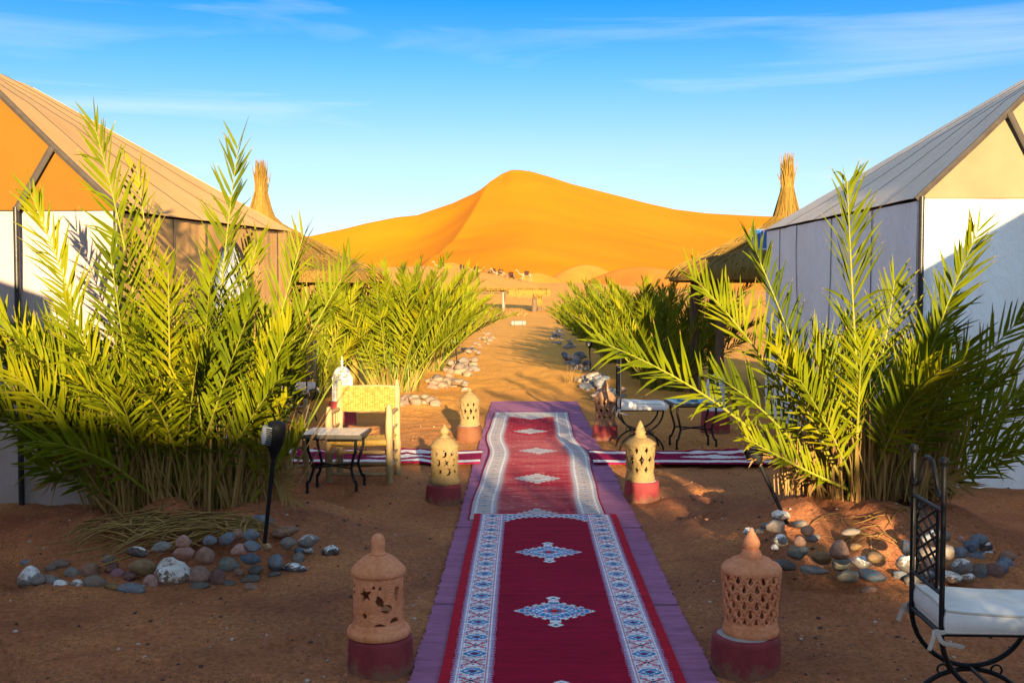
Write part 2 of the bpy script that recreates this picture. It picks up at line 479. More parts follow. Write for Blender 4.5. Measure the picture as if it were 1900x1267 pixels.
def dune_xyz():
    px = np.concatenate([np.linspace(-2600, 300, 60)[:-1], np.linspace(300, 1750, 460), np.linspace(1750, 4600, 60)[1:]])
    t = np.concatenate([np.linspace(0, 1, 120), 1 + np.linspace(0, 1, 30)[1:] ** 1.5 * 1.1])
    A, T = np.meshgrid((px - 970) / 2000, t)
    r0 = 300.0
    rc = 620.0 + 0 * A
    Yd = r0 + (rc - r0) * T
    PX = 970 + 2000 * A
    sk = np.interp(PX, SKY_L[:, 0], SKY_L[:, 1])
    # light smoothing of the skyline samples
    pc = np.arange(-2600, 4601, 5.0); sc_ = np.interp(pc, SKY_L[:, 0], SKY_L[:, 1])
    ker = np.hanning(45); sm = np.convolve(np.pad(sc_, 22, mode='edge'), ker / ker.sum(), 'valid')
    sks = np.interp(PX, pc, sm)
    sk = sks + (sk - sks) * sstep(.72, 1.0, T)
    Hc = 1.6 + (544 - sk) / 2000 * rc
    gg = np.where(T <= 1, 0.30 * np.clip(T, 0, 1) ** 1.0 + 0.70 * np.clip(T, 0, 1) ** 1.7, np.clip(1 - 1.0 * (T - 1) - .6 * (T - 1) ** 2, -0.1, 1))
    dep = lambda d: 56.0 * (1 - np.exp(-np.maximum(d, 0) / 70.0)) * np.exp(-(np.maximum(d, 0) / 200.0) ** 2)
    rp = np.interp(T, RIDGE[:, 0], RIDGE[:, 1])
    dx = (rp - PX) / 2000 * Yd
    dx1 = (932.0 - PX) / 2000 * rc
    w = np.sin(np.pi * np.clip(T, 0, 1)) ** 0.6 * (T < 1)
    soft = dep(26.0 * np.log1p(np.exp(np.clip((dx1 - 26) / 26.0, -30, 30))))
    k_ = sstep(.80, 1.0, T)
    Z = Hc * gg + np.where(T < 1, (soft * (1 - k_) + dep(dx1) * k_) * np.clip(T, 0, 1) ** 1.6 - dep(dx), 0)
    # the lit face swells a little beside the ridge
    Z += w * 5.0 * np.exp(-((dx + 60) / 70) ** 2) * sstep(6, -40, dx)
    X = A * Yd
    # broad wind-made undulation
    Z += w * (2.2 * (vnoise(X * .012 + Yd * .016 + 40, Yd * .010 - X * .004, 31) - .5) + .9 * (vnoise(X * .05 + Yd * .05, Yd * .03, 32) - .5))
    q = X * .55 + Yd * .35
    Z += w * .22 * np.sin(q * .12 + 3 * vnoise(X * .01, Yd * .01, 33)) * sstep(.15, .4, T) * vnoise(X * .015, Yd * .015, 34)
    return np.stack([X, Yd, Z - 1.5 * (1 - np.clip(T * 6, 0, 1))], -1).reshape(-1, 3), len(px), len(t)

def sand_mat(name, c1, c2, c3, sc, bs, bst=.04):
    m_, ns, ls, b = nmat(name)
    tc = node(ns, 'ShaderNodeTexCoord'); P = tc.outputs['Object']
    n1 = node(ns, 'ShaderNodeTexNoise', Scale=sc, Detail=6.0, Roughness=.6); ls.new(P, n1.inputs['Vector'])
    cr = node(ns, 'ShaderNodeValToRGB'); e = cr.color_ramp.elements
    e[0].position = .3; e[0].color = (*c1, 1); e[1].position = .7; e[1].color = (*c3, 1); q = e.new(.5); q.color = (*c2, 1)
    ls.new(n1.outputs[0], cr.inputs[0]); ls.new(cr.outputs[0], b.inputs['Base Color'])
    b.inputs['Roughness'].default_value = 1; b.inputs['Specular IOR Level'].default_value = .05
    wv = node(ns, 'ShaderNodeTexWave', Scale=bs, Distortion=6.0, Detail=3.0); wv.inputs['Detail Scale'].default_value = .6
    mp = node(ns, 'ShaderNodeMapping'); mp.inputs['Rotation'].default_value = (0, 0, R(35)); ls.new(P, mp.inputs[0]); ls.new(mp.outputs[0], wv.inputs['Vector'])
    bp = node(ns, 'ShaderNodeBump', Strength=bst, Distance=.4); ls.new(wv.outputs[0], bp.inputs['Height']); ls.new(bp.outputs[0], b.inputs['Normal'])
    return m_

M_DUNE = sand_mat('dune_sand', (.53, .172, .005), (.57, .188, .006), (.60, .202, .008), .02, .03)
M_LOWDUNE = sand_mat('low_dune_sand', (.44, .165, .024), (.49, .185, .03), (.52, .20, .034), .05, .12)
co, nx, ny = dune_xyz()
tag(link('dune', np_mesh('dune', co, nx, ny, M_DUNE)), kind='structure')

def low_dune(cx, cy, lx, ly, hh, skew, seed, base=0.0):
    """a barchan-like dune: gentle windward side, crest, steeper lee side turned to the viewer's left"""
    nx, ny = 90, 60
    u, v = np.meshgrid(np.linspace(-1, 1, nx), np.linspace(-1, 1, ny))
    prof = np.clip(1 - (np.abs(u) ** 1.5), 0, 1)
    c = skew * np.sin(u * 2.2) * .35
    w = np.where(v < c, (v + 1) / (c + 1), (1 - v) / (1 - c))
    z = hh * prof * np.clip(w, 0, 1) ** 1.15 - 1.2 * (1 - np.clip(prof * w * 6, 0, 1))
    X = cx + u * lx + v * ly * .25 * skew; Y = cy + v * ly
    z = z + .35 * (vnoise(X * .1, Y * .1, seed) - .5)
    co = np.stack([X, Y, z + base], -1).reshape(-1, 3)
    return tag(link('dune', np_mesh('dune', co, nx, ny, M_LOWDUNE)), kind='structure')

# low dunes at the foot of the big one
for (px_, py_, Y_, wpx, ly_, sk_, sd_) in ((1090, 489, 330, 90, 40, 1, 41), (1185, 493, 300, 110, 46, -1, 42), (838, 486, 320, 60, 34, 1, 43), (1330, 498, 310, 150, 50, 1, 44), (660, 487, 330, 120, 40, -1, 45), (1480, 388, 900, 170, 120, 1, 46), (1000, 505, 290, 70, 25, 1, 47)):
    top = at(px_, py_, Y_)
    b_ = 0.0
    low_dune(top.x, Y_, wpx / 2000 * Y_, ly_, top.z - b_, sk_, sd_, b_)
# ------------------------------------------------------------------ tents
M_CANVAS_TAN = pmat('tan_canvas', [(.74, .56, .42), (.80, .62, .47), (.84, .66, .51)], scale=2.5, rough=.85, bump=.25, bscale=140, bdist=.004, fine=(220, .06))
M_CANVAS_BROWN = pmat('brown_canvas', [(.66, .34, .105), (.72, .38, .12), (.76, .41, .14)], scale=2.2, rough=.85, bump=.25, bscale=140, bdist=.004, fine=(220, .06))
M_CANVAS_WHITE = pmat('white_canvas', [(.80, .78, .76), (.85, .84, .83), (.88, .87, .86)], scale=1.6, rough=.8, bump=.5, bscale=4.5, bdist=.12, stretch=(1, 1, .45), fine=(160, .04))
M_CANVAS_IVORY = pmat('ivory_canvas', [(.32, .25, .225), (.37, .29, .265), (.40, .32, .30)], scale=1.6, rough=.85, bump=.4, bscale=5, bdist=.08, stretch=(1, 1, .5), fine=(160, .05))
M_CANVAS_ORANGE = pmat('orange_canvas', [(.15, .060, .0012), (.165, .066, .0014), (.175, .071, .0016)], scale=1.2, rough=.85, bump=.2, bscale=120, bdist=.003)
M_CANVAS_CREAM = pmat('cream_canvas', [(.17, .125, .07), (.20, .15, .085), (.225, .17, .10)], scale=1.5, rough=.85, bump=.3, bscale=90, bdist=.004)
M_SEAM = pmat('dark_webbing', [(.030, .024, .022), (.05, .04, .035)], scale=20, rough=.7)
M_POLE = pmat('black_tent_pole', [(.012, .012, .014), (.03, .028, .028)], scale=9, rough=.35, bump=.1, bscale=40)
M_WEB = pmat('taupe_webbing', [(.035, .026, .022), (.055, .042, .035)], scale=14, rough=.75, bump=.2, bscale=200, bdist=.002)

def tent(loc, side, D, h0, h1, yk, hr, cols, label, seams=(.13, .33, .55, .78), wall_seams=(.3, .45, .62, .80), pole_off=.80, brace_end=.5, detail=True, ry=0.0, door=None):
    """x grows away from the avenue (times side), y away from the viewpoint; origin at the near corner beside the avenue"""
    m_roof, m_side, m_gable, m_front = cols
    t = empty('canvas_tent', loc, ry, label, 'tent')
    Wd = 1.9
    wr = .45 if side < 0 else 1.1
    S = lambda x, y, z: Vector((side * x, y, z))
    prof = [(-.03, h0), (.45, h0 + .455), (.92, h0 + .92), (1.45, h0 + 1.27), (Wd, hr)]
    def N(v):
        a = v * 4; i = min(int(a), 3); f = a - i
        return Vector((prof[i][0] * (1 - f) + prof[i + 1][0] * f, 0, prof[i][1] * (1 - f) + prof[i + 1][1] * f))
    def Fh(v):
        c = Vector((-.03, D, h1)); k = Vector((Wd, yk, hr))
        return c.lerp(k, v)
    def roof(u, v, mir=False):
        p = N(v).lerp(Fh(v), u)
        p.z += -.05 * math.sin(math.pi * v) * math.sin(math.pi * u) + .008 * mnoise.noise((u * 9, v * 7, 3.1))
        x = 2 * Wd - p.x if mir else p.x
        return S(x, p.y, p.z)
    us = [0] + list(seams) + [1]
    for mir in (False, True):
        for a, b in zip(us[:-1], us[1:]):
            mb = MB().grid(lambda u, v: roof(a + (b - a) * u, v, mir), 6, 16)
            mb.build('roof_panel', m_roof, t, angle=None, solid=.004)
        if not mir:
            for a in seams:
                MB().tube([roof(a, k / 20) + Vector((-side * .004, 0, .006)) for k in range(21)], .0042, 6, flat=(.5, .5)).build('seam', M_SEAM, t)
    # hipped far end
    MB().add([roof(1, 0), roof(1, 1), roof(1, 0, True)], [(0, 1, 2)]).build('roof_panel', m_roof, t, smooth=False, solid=.004)
    # valance under the eave and the side wall, panel by panel
    ws = [0] + list(wall_seams) + [1]
    for mir in (False, True):
        for a, b in zip(ws[:-1], ws[1:]):
            def wall(u, v):
                q = a + (b - a) * u
                y = q * D; he = h0 + (h1 - h0) * q - .01
                x = wr * .028 * mnoise.noise((q * 11, v * 1.5, side * 3.0)) + wr * .014 * mnoise.noise((q * 37, v * 2.4, 7.7)) + .05 * (1 - v) ** 2 * mnoise.noise((q * 5, 1, 1))
                return S(2 * Wd - x if mir else x, y, v * he - .01)
            MB().grid(wall, 22, 18).build('wall_panel', m_side, t, angle=None, solid=.003)
            if not mir and b < 1:
                def sp(v):
                    p = wall(1, v); p.x -= side * .012; return p
                MB().tube([sp(k / 14) for k in range(15)], .007, 6, flat=(.5, .8)).build('seam', M_SEAM, t)
    # gable end facing the viewpoint
    def front(u, v):
        x = Wd * 2 * u; z = v * (h0 + .005)
        y = -.0 + .03 * mnoise.noise((x * 1.6, z * 1.1, 2.2)) + .012 * mnoise.noise((x * 6 + z * 3, z * 2 - x, 5.2))
        return S(x, y, z - .01)
    MB().grid(front, 60, 30).build('front_wall', m_front, t, angle=None, solid=.003)
    gv, gf = [], []
    n = 24
    for k in range(n + 1):
        v = k / n
        p = N(v)
        for i in range(13):
            x = p.x + (2 * Wd - 2 * p.x) * i / 12
            y = -.02 + .02 * mnoise.noise((x * 1.4, p.z * 1.4, 9.0)) - .006 * math.sin(math.pi * i / 12)
            gv.append(S(x, y, p.z))
    for k in range(n):
        for i in range(12):
            gf.append((k * 13 + i, k * 13 + i + 1, (k + 1) * 13 + i + 1, (k + 1) * 13 + i))
    MB().add(gv, gf).build('gable_panel', m_gable, t, angle=None, solid=.003)
    back = MB().grid(lambda u, v: S(2 * Wd * u, D, v * h1 - .01), 8, 4)
    back.build('back_wall', m_side, t, angle=None, solid=.003)
    # dark tape along the roof edge, poles and braces
    for mir in (False, True):
        pts = [N(k / 24) for k in range(25)]
        pts = [S(2 * Wd - p.x if mir else p.x, -.045, p.z - .012) for p in pts]
        MB().tube(pts, .026, 6, flat=(1.0, .7)).build('roof_edge_webbing', M_WEB, t)
        X = lambda x: 2 * Wd - x if mir else x
        MB().tube([S(X(.012), -.055, -.02), S(X(.012), -.055, h0 + .01)], .024, 10).build('pole', M_POLE, t)
        MB().tube([S(X(pole_off), -.065, -.02), S(X(pole_off), -.065, h0 + .02)], .022, 10).build('pole', M_POLE, t)
        q = [p for p in [N(k / 60) for k in range(61)] if p.x >= brace_end][0]
        MB().tube([S(X(pole_off), -.065, h0 - .005), S(X(brace_end), -.06, q.z - .02)], .026, 8, flat=(1, .6)).build('brace', M_WEB, t)
    if door:
        y0, y1, hd = door
        cy, rd = (y0 + y1) / 2, (y1 - y0) / 2
        pts = [(y0, 0), (y0, hd - rd)] + [(cy - rd * math.cos(a), hd - rd + rd * math.sin(a) * 1.0) for a in [math.pi * k / 12 for k in range(1, 12)]] + [(y1, hd - rd), (y1, 0)]
        dv = [S(-.055, p[0], p[1]) for p in pts]
        dr = MB().add(dv, [tuple(range(len(dv)))]).build('door', M_CANVAS_WHITE, t, smooth=False, solid=.004)
        MB().tube([Vector((p.x - side * .012, p.y, p.z)) for p in dv], .03, 6, flat=(.5, 1)).build('arch_trim', M_SEAM, dr)
    return t

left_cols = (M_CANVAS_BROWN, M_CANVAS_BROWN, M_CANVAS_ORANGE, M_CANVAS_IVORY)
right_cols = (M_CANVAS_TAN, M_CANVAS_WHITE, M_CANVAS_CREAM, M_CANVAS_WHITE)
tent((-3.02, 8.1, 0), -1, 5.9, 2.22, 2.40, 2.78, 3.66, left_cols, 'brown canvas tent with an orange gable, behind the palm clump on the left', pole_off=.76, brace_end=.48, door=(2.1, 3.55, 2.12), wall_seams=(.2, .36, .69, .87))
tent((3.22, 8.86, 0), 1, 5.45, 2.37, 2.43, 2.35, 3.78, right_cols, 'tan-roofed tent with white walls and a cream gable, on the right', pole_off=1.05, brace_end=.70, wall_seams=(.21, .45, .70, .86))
# the next tents of the two rows stand beside the viewpoint and shade the foreground
tent((-2.85, -2.5, 0), -1, 5.9, 2.22, 2.30, 2.9, 3.6, left_cols, 'brown canvas tent beside the viewpoint, next in the left row', detail=False)
tent((3.55, -2.5, 0), 1, 5.9, 2.30, 2.35, 2.9, 3.7, right_cols, 'white-walled tent beside the viewpoint, next in the right row', detail=False)

# ------------------------------------------------------------------ thatched round shelters
M_THATCH = pmat('straw_thatch', [(.12, .066, .012), (.25, .145, .024), (.33, .20, .034)], scale=9, rough=.9, bump=.9, bscale=30, bdist=.04, stretch=(6, 6, 1.0), fine=(60, .25))
M_STRAW = pmat('bundled_straw', [(.15, .08, .014), (.22, .125, .02), (.27, .165, .03)], scale=16, rough=.85, stretch=(5, 5, .5), fine=(80, .2))
M_POSTWOOD = pmat('rough_post_wood', [(.07, .042, .026), (.12, .075, .045), (.16, .10, .06)], scale=9, rough=.9, bump=.6, bscale=40, stretch=(3, 3, .4))
M_BAMBOO = pmat('yellow_bamboo', [(.18, .105, .012), (.23, .14, .018), (.26, .165, .028)], scale=6, rough=.55, stretch=(2, 2, .5))

def straws(mb, n, fn, r, rg, k=3):
    for i in range(n):
        mb.tube(fn(i), [r, r * .8, r * .3][:3] if k == 3 else r, 3)

def shelter(cx, cy, he, ha, rad, knot_top, label, seed, post_mat, angles):
    rg = random.Random(seed)
    t = empty('thatched_shelter', (cx, cy, 0), 0, label, 'shelter')
    # thatch in three overlapping shaggy courses
    for c, (ra, rb) in enumerate(((.72, 1.0), (.40, .76), (.06, .44))):
        mb = MB()
        n = 72
        za = he + (ha - he) * (1 - ra); zb = he + (ha - he) * (1 - rb)
        prof = []
        for k in range(7):
            f = k / 6
            prof.append((rad * (ra + (rb - ra) * f), za + (zb - za) * f + .07 - .02 * c))
        prof += [(rad * rb * 1.0, zb - .10), (rad * rb * .95, zb - .12), (rad * max(ra - .05, .03), za - .06)]
        mb.lathe(prof, n, wob=lambda a, z: .035 * mnoise.noise((math.cos(a) * 5, math.sin(a) * 5, z * 3 + seed)) + .02 * mnoise.noise((a * 9, z * 7, seed)), cap=False)
        mb.build('thatch_course', M_THATCH, t, angle=60)
        mb = MB()
        for i in range(330):
            a = rg.uniform(0, 2 * math.pi); f0 = rg.uniform(ra, rb); f1 = min(f0 + rg.uniform(.12, .22), rb + .05)
            z0 = he + (ha - he) * (1 - f0) + .085; z1 = he + (ha - he) * (1 - f1) + rg.uniform(.03, .09) - (.07 if f1 > rb else 0)
            da = rg.uniform(-.06, .06)
            p0 = Vector((rad * f0 * math.cos(a), rad * f0 * math.sin(a), z0)); p1 = Vector((rad * f1 * math.cos(a + da), rad * f1 * math.sin(a + da), z1))
            mb.tube([p0, p0.lerp(p1, .5) + Vector((0, 0, .02)), p1], [.012, .012, .004], 3)
        o = mb.build('loose_straw', M_STRAW, t); o['kind'] = 'stuff'
    # broom-like top knot
    hk = knot_top - ha
    mb = MB()
    mb.lathe([(.32, -.12), (.20, .03), (.125, .18 * hk + .03), (.098, .34 * hk), (.085, .42 * hk), (.092, .5 * hk), (.095, .66 * hk), (.07, .76 * hk), (.02, .78 * hk)], 26, c=(0, 0, ha), wob=lambda a, z: .13 * mnoise.noise((a * 6, z * 2.0, seed)))
    kn = mb.build('top_knot', M_STRAW, t, angle=60)
    mb = MB()
    for i in range(380):
        a = rg.uniform(0, 2 * math.pi); r0 = .10 * math.sqrt(rg.random()) + .005
        b0 = Vector((r0 * math.cos(a), r0 * math.sin(a), ha + hk * rg.uniform(.4, .7)))
        sp = rg.uniform(-.3, .12) if rg.random() < .93 else .8
        b1 = Vector((b0.x * (1 + sp) + rg.uniform(-.02, .02), b0.y * (1 + sp) + rg.uniform(-.02, .02), ha + hk * (.74 + .34 * rg.random() ** 1.6)))
        mb.tube([b0, b0.lerp(b1, .5), b1], [.0065, .0055, .0015], 3)
    for i in range(300):
        a = 2 * math.pi * i / 300 + rg.uniform(-.04, .04); j = [rg.uniform(.9, 1.12) for _ in range(3)]; da = rg.uniform(-.15, .15)
        mb.tube([Vector((.38 * j[0] * math.cos(a + da), .38 * j[0] * math.sin(a + da), ha - .12)), Vector((.2 * j[1] * math.cos(a), .2 * j[1] * math.sin(a), ha + .06)), Vector((.092 * j[2] * math.cos(a), .092 * j[2] * math.sin(a), ha + hk * rg.uniform(.38, .55)))], [.008, .0075, .004], 3)
    o = mb.build('straws', M_STRAW, kn); o['kind'] = 'stuff'
    for zz in (.36, .44):
        MB().tube([Vector((.095 * math.cos(a), .095 * math.sin(a), ha + zz * hk)) for a in [2 * math.pi * k / 24 for k in range(24)]], .012, 6, closed=True).build('binding', M_STRAW, kn)
    for a in angles:
        x, y = (rad - .38) * math.cos(R(a)), (rad - .38) * math.sin(R(a))
        j = [rg.uniform(-.02, .02) for _ in range(6)]
        MB().tube([(x, y, -.1), (x + j[0], y + j[1], he * .35), (x + j[2], y + j[3], he * .7), (x, y, he + .1)], [.075, .07, .066, .064], 10).build('post', post_mat, t)
    # ring beam and rafters
    MB().tube([Vector(((rad - .36) * math.cos(a), (rad - .36) * math.sin(a), he - .02)) for a in [2 * math.pi * k / 28 for k in range(28)]], .045, 7, closed=True).build('ring_beam', M_POSTWOOD, t)
    for k in range(12):
        a = 2 * math.pi * k / 12
        MB().tube([Vector(((rad - .1) * math.cos(a), (rad - .1) * math.sin(a), he - .06)), Vector((.1 * math.cos(a), .1 * math.sin(a), ha - .12))], .03, 6).build('rafter', M_POSTWOOD, t)
    return t

shelter(4.26, 17.5, 1.90, 2.78, 1.86, 3.80, 'thatched shelter with a straw top knot behind the white tent', 3, M_POSTWOOD, (180, 132, 215, 270, 320, 20, 75))
shelter(-4.24, 17.5, 1.86, 2.78, 1.94, 3.70, 'thatched shelter with a straw top knot behind the brown tent', 5, M_BAMBOO, (-52, -10, 40, 90, 140, 190, 245))

# solar panel on a mast behind the right tent
M_PV = pmat('blue_solar_cells', [(.012, .06, .22), (.016, .09, .30)], scale=40, rough=.15, spec=.6)
M_ALU = pmat('aluminium', [(.45, .46, .48), (.55, .56, .58)], scale=30, rough=.35, metal=.8)
t = empty('solar_panel', (3.40, 14.9, 0), 0, 'blue solar panel on a mast behind the white tent', 'solar panel')
MB().tube([(0, 0, -.05), (0, 0, 2.3)], .025, 10).build('mast', M_ALU, t)
rt = Matrix.Rotation(R(55), 3, 'X')
pn = MB().box((0, -.05, 2.33), (.56, .36, .025), rt).build('frame', M_ALU, t, bevel=.004)
for i in range(4):
    for j in range(3):
        c = rt @ Vector((-.195 + .13 * i, -.105 + .105 * j, .0145)) + Vector((0, -.05, 2.33))
        MB().box(c, (.122, .098, .004), rt).build('cell', M_PV, pn)
# ------------------------------------------------------------------ carpets
def carpet_mat(name, rough=.95, bump=.35, bs=420):
    m_, ns, ls, b = nmat(name)
    at_ = node(ns, 'ShaderNodeAttribute', attribute_name='pattern')
    tc = node(ns, 'ShaderNodeTexCoord')
    mp = node(ns, 'ShaderNodeMapping'); mp.inputs['Scale'].default_value = (1, 5, 1); ls.new(tc.outputs['Object'], mp.inputs[0])
    n1 = node(ns, 'ShaderNodeTexNoise', Scale=7.0, Detail=6.0, Roughness=.7); ls.new(mp.outputs[0], n1.inputs['Vector'])
    r1 = node(ns, 'ShaderNodeMapRange'); r1.inputs[1].default_value = .3; r1.inputs[2].default_value = .7; r1.inputs[3].default_value = .72; r1.inputs[4].default_value = 1.18
    ls.new(n1.outputs[0], r1.inputs[0])
    mx = node(ns, 'ShaderNodeMix', data_type='RGBA', blend_type='MULTIPLY'); mx.inputs[0].default_value = 1
    ls.new(at_.outputs['Color'], mx.inputs[6]); ls.new(r1.outputs[0], mx.inputs[7])
    ls.new(mx.outputs[2], b.inputs['Base Color'])
    b.inputs['Roughness'].default_value = rough; b.inputs['Specular IOR Level'].default_value = .1
    n2 = node(ns, 'ShaderNodeTexNoise', Scale=bs, Detail=3.0); ls.new(tc.outputs['Object'], n2.inputs['Vector'])
    bp = node(ns, 'ShaderNodeBump', Strength=bump, Distance=.004); ls.new(n2.outputs[0], bp.inputs['Height']); ls.new(bp.outputs[0], b.inputs['Normal'])
    return m_
M_CARPET = carpet_mat('woven_wool')

C = lambda *c: np.array(c, float)
CRIM, RED, WHT, BLU, NAV, PNK, LAV = C(.30, .004, .028), C(.46, .012, .03), C(.80, .78, .80), C(.045, .20, .42), C(.02, .035, .14), C(.62, .22, .28), C(.48, .36, .55)

def put(col, mask, c):
    m_ = np.clip(mask, 0, 1)[..., None]
    return col * (1 - m_) + c * m_
def box1(x, lo, hi, s=.004):
    return sstep(lo - s, lo + s, x) * (1 - sstep(hi - s, hi + s, x))

def border(col, p, q, msk, pal):
    """p across -1..1, q in cells along; alternating lozenge and flower blocks"""
    W_, B_, N_, P_, R_ = pal
    cell = np.floor(q); f = (q - cell) * 2 - 1
    odd = (cell % 2) == 1
    a, b = np.abs(p), np.abs(f)
    col = put(col, msk, W_)
    # lozenge block
    loz = a / .86 + b / .82
    stp = np.floor(a * 6) / 6 / .86 + np.floor(b * 5) / 5 / .82
    e = msk * odd
    col = put(col, e * (b > .86), P_)
    col = put(col, e * ((a > .66) & (b > .45) & (b < .86)), P_ * .9 + W_ * .1)
    col = put(col, e * (stp < .92), B_)
    col = put(col, e * ((loz < .70) & (loz > .58)), W_)
    col = put(col, e * (loz < .36), N_)
    col = put(col, e * (loz < .18), R_)
    col = put(col, e * ((np.abs(a - .45) < .07) & (b < .12)), W_)
    # flower block
    e = msk * (~odd)
    col = put(col, e * ((np.abs(a * .8 - b) < .13) & (a < .95)), R_)
    col = put(col, e * ((((a - .55) / .24) ** 2 + ((b - .60) / .2) ** 2 < 1)), P_)
    col = put(col, e * (((a - .82) / .14) ** 2 + ((b - .75) / .17) ** 2 < 1), B_)
    col = put(col, e * (((a - .60) / .20) ** 2 + (b / .14) ** 2 < 1), P_)
    col = put(col, e * ((a < .13) & (b < .16)), N_)
    col = put(col, e * ((a < .08) & (b > .3) & (b < .6)), R_)
    return col

def medallion(col, x, y, hx, hy, pal, fin=True):
    W_, B_, N_, P_, R_ = pal
    a, b = np.abs(x) / hx, np.abs(y) / hy
    st = 1 - np.floor(np.clip(a, 0, .999) * 9) / 9
    lim = np.where(a < .14, 1.0, np.clip((1 - a) ** .85 * 1.08, 0, 1) * .82 + .06 * np.sign(np.sin(a * 30)))
    lim = np.where(a > .8, np.clip((1 - a) * 1.0, 0, 1), lim)
    ins = (b < lim) & (a < 1)
    col = put(col, ins * 1.0, W_)
    r = b / np.maximum(lim, .02)
    ang = np.sin(a * 26) * np.sin(b * 20)
    i2 = ins & (r < .84) & (a < .9)
    col = put(col, i2 * 1.0, np.where((ang > .1)[..., None], B_, np.where((ang < -.35)[..., None], P_, W_ * .8 + B_ * .2)))
    d = a / .72 + b / .60
    col = put(col, (ins & (d < 1.0)) * 1.0, B_ * 1.1)
    col = put(col, (ins & (d < .9)) * 1.0, np.where((np.sin(a * 40) * np.sin(b * 28 + 1) > .15)[..., None], W_, B_ * 1.3))
    col = put(col, (ins & (d < .62)) * 1.0, W_)
    col = put(col, (ins & (d < .52)) * 1.0, np.where((np.sin(a * 34 + 1) > .2)[..., None], P_, B_))
    col = put(col, (ins & (d < .24)) * 1.0, R_)
    if fin:
        for sg in (-1, 1):
            yy = (y - sg * hy * 1.2) / (hy * .19)
            dd = (np.abs(x) / (hx * .19)) ** 1.2 + np.abs(yy) ** 1.2
            col = put(col, (dd < 1) * 1.0, W_); col = put(col, (dd < .3) * 1.0, N_)
    return col

def sheet(name, x0, x1, y0, y1, nx, ny, z0, colf, label, cat, wav=None, zf=None, edge=None, thick=.010):
    """a real thin carpet: top sheet with pattern, solidified"""
    u, v = np.meshgrid(np.linspace(0, 1, nx), np.linspace(0, 1, ny))
    X = x0 + (x1 - x0) * u; Y = y0 + (y1 - y0) * v
    cols = colf(X - (x0 + x1) / 2, Y)
    if wav is not None: X = X + wav(u, Y)
    if edge is not None: X = X + edge(u, Y)
    Z = z0 + (zf(X, Y) if zf is not None else 0 * X)
    co = np.stack([X, Y, Z], -1).reshape(-1, 3)
    o = link(name, np_mesh(name, co, nx, ny, M_CARPET, cols.reshape(-1, 3)), solid=thick)
    return tag(o, label, cat)

CXM, CXR = .172, .158
def mat_col(x, y):
    n = vnoise(x * 3 + 5, y * 22, 51) * .6 + vnoise(x * 14, y * 60, 52) * .4
    base = C(.33, .125, .235)[None, None] * (.75 + .5 * n[..., None])
    k = vnoise(x * 1.2, y * 1.1, 53)[..., None]
    base = base * (1 - .3 * k) + C(.40, .16, .24) * .3 * k
    strp = (np.abs((y * .55) % 1 - .5) > .488)[..., None]
    return base * np.where(strp, .55, 1.0)
rag = lambda u, Y: (np.where(u < .02, -1, np.where(u > .98, 1, 0))) * (.012 * (vnoise(Y * 20, Y * 0, 54) - .5) + .012 * (vnoise(Y * 55, Y * 0 + 3, 55) - .5)) + np.where(u < .5, -1, 1) * np.abs(u - .5) * 2 * .018 * (vnoise(Y * 1.3, Y * 0 + np.where(u < .5, 1, 9), 56) - .5)
sheet('flatweave_mat', CXM - .63, CXM + .63, 2.2, 15.85, 60, 1500, .008, mat_col, 'long faded purple flatweave mat lying under the red carpets', 'mat', edge=rag, zf=lambda X, Y: .004 * vnoise(X * 5, Y * 5, 57), thick=.012)

PAL = (WHT, BLU, NAV, PNK, RED)
def near_col(x, y):
    a = np.abs(x)
    n = vnoise(x * 2, y * 30, 61)[..., None]
    col = np.broadcast_to(CRIM, x.shape + (3,)) * (.85 + .3 * n)
    far_end = 7.64
    # medallions
    for yc in (2.84, 4.06, 5.28, 6.50):
        col = medallion(col, x, y - yc, .205, .188, PAL)
    # arch at the far end
    dy = far_end - y
    arch = .115 + .15 * np.clip((a - .06) / .22, 0, 1) ** 2.2 + .012 * np.sign(np.sin(a * 150))
    m_ = ((dy < arch) & (a < .29)).astype(float)
    pq = np.sin(x * 95) * np.sin(dy * 75 + 1)
    col = put(col, m_, WHT)
    col = put(col, m_ * (dy < arch - .016), np.where((pq > .12)[..., None], BLU, np.where((pq < -.3)[..., None], PNK * .7 + WHT * .3, WHT * .75 + BLU * .25)))
    col = put(col, m_ * (dy < .032), WHT)
    # inner fringe teeth, border, outer fringe teeth
    tooth = .018 * (1 - np.abs(((y * 46) % 1) * 2 - 1))
    col = put(col, ((a > .285 - tooth + .012) & (a < .306)) * .9, LAV)
    pb = (a - .372) / .062
    band = (a > .303) & (a < .441)
    col = put(col, band * 1.0, WHT)
    col = put(col, (((a > .312) & (a < .317)) | ((a > .428) & (a < .433))) * 1.0, PNK)
    col = border(col, np.clip(pb * 1.0, -1, 1), y / .112, ((a > .320) & (a < .424)).astype(float), PAL)
    col = put(col, ((a > .438) & (a < .444 + tooth * 1.1)) * .9, LAV)
    edge = (a > .463) | (dy < .02)
    col = put(col, edge * 1.0, RED)
    dk = (np.abs((y - .3) % 1.55 - .6) < .006)[..., None]
    return col * np.where(dk, .7, 1.0)
sheet('patterned_runner', CXR - .505, CXR + .505, 2.4, 7.64, 300, 760, .026, near_col, 'crimson runner with blue-white medallions, nearer of the two carpets', 'carpet', zf=lambda X, Y: .004 * vnoise(X * 3, Y * 3, 62) + .012 * sstep(7.4, 7.6, Y) * 0, edge=lambda u, Y: np.where(u < .5, -1, 1) * np.abs(u - .5) * 2 * .012 * (vnoise(Y * 1.1, Y * 0 + np.where(u < .5, 1, 9), 63) - .5))

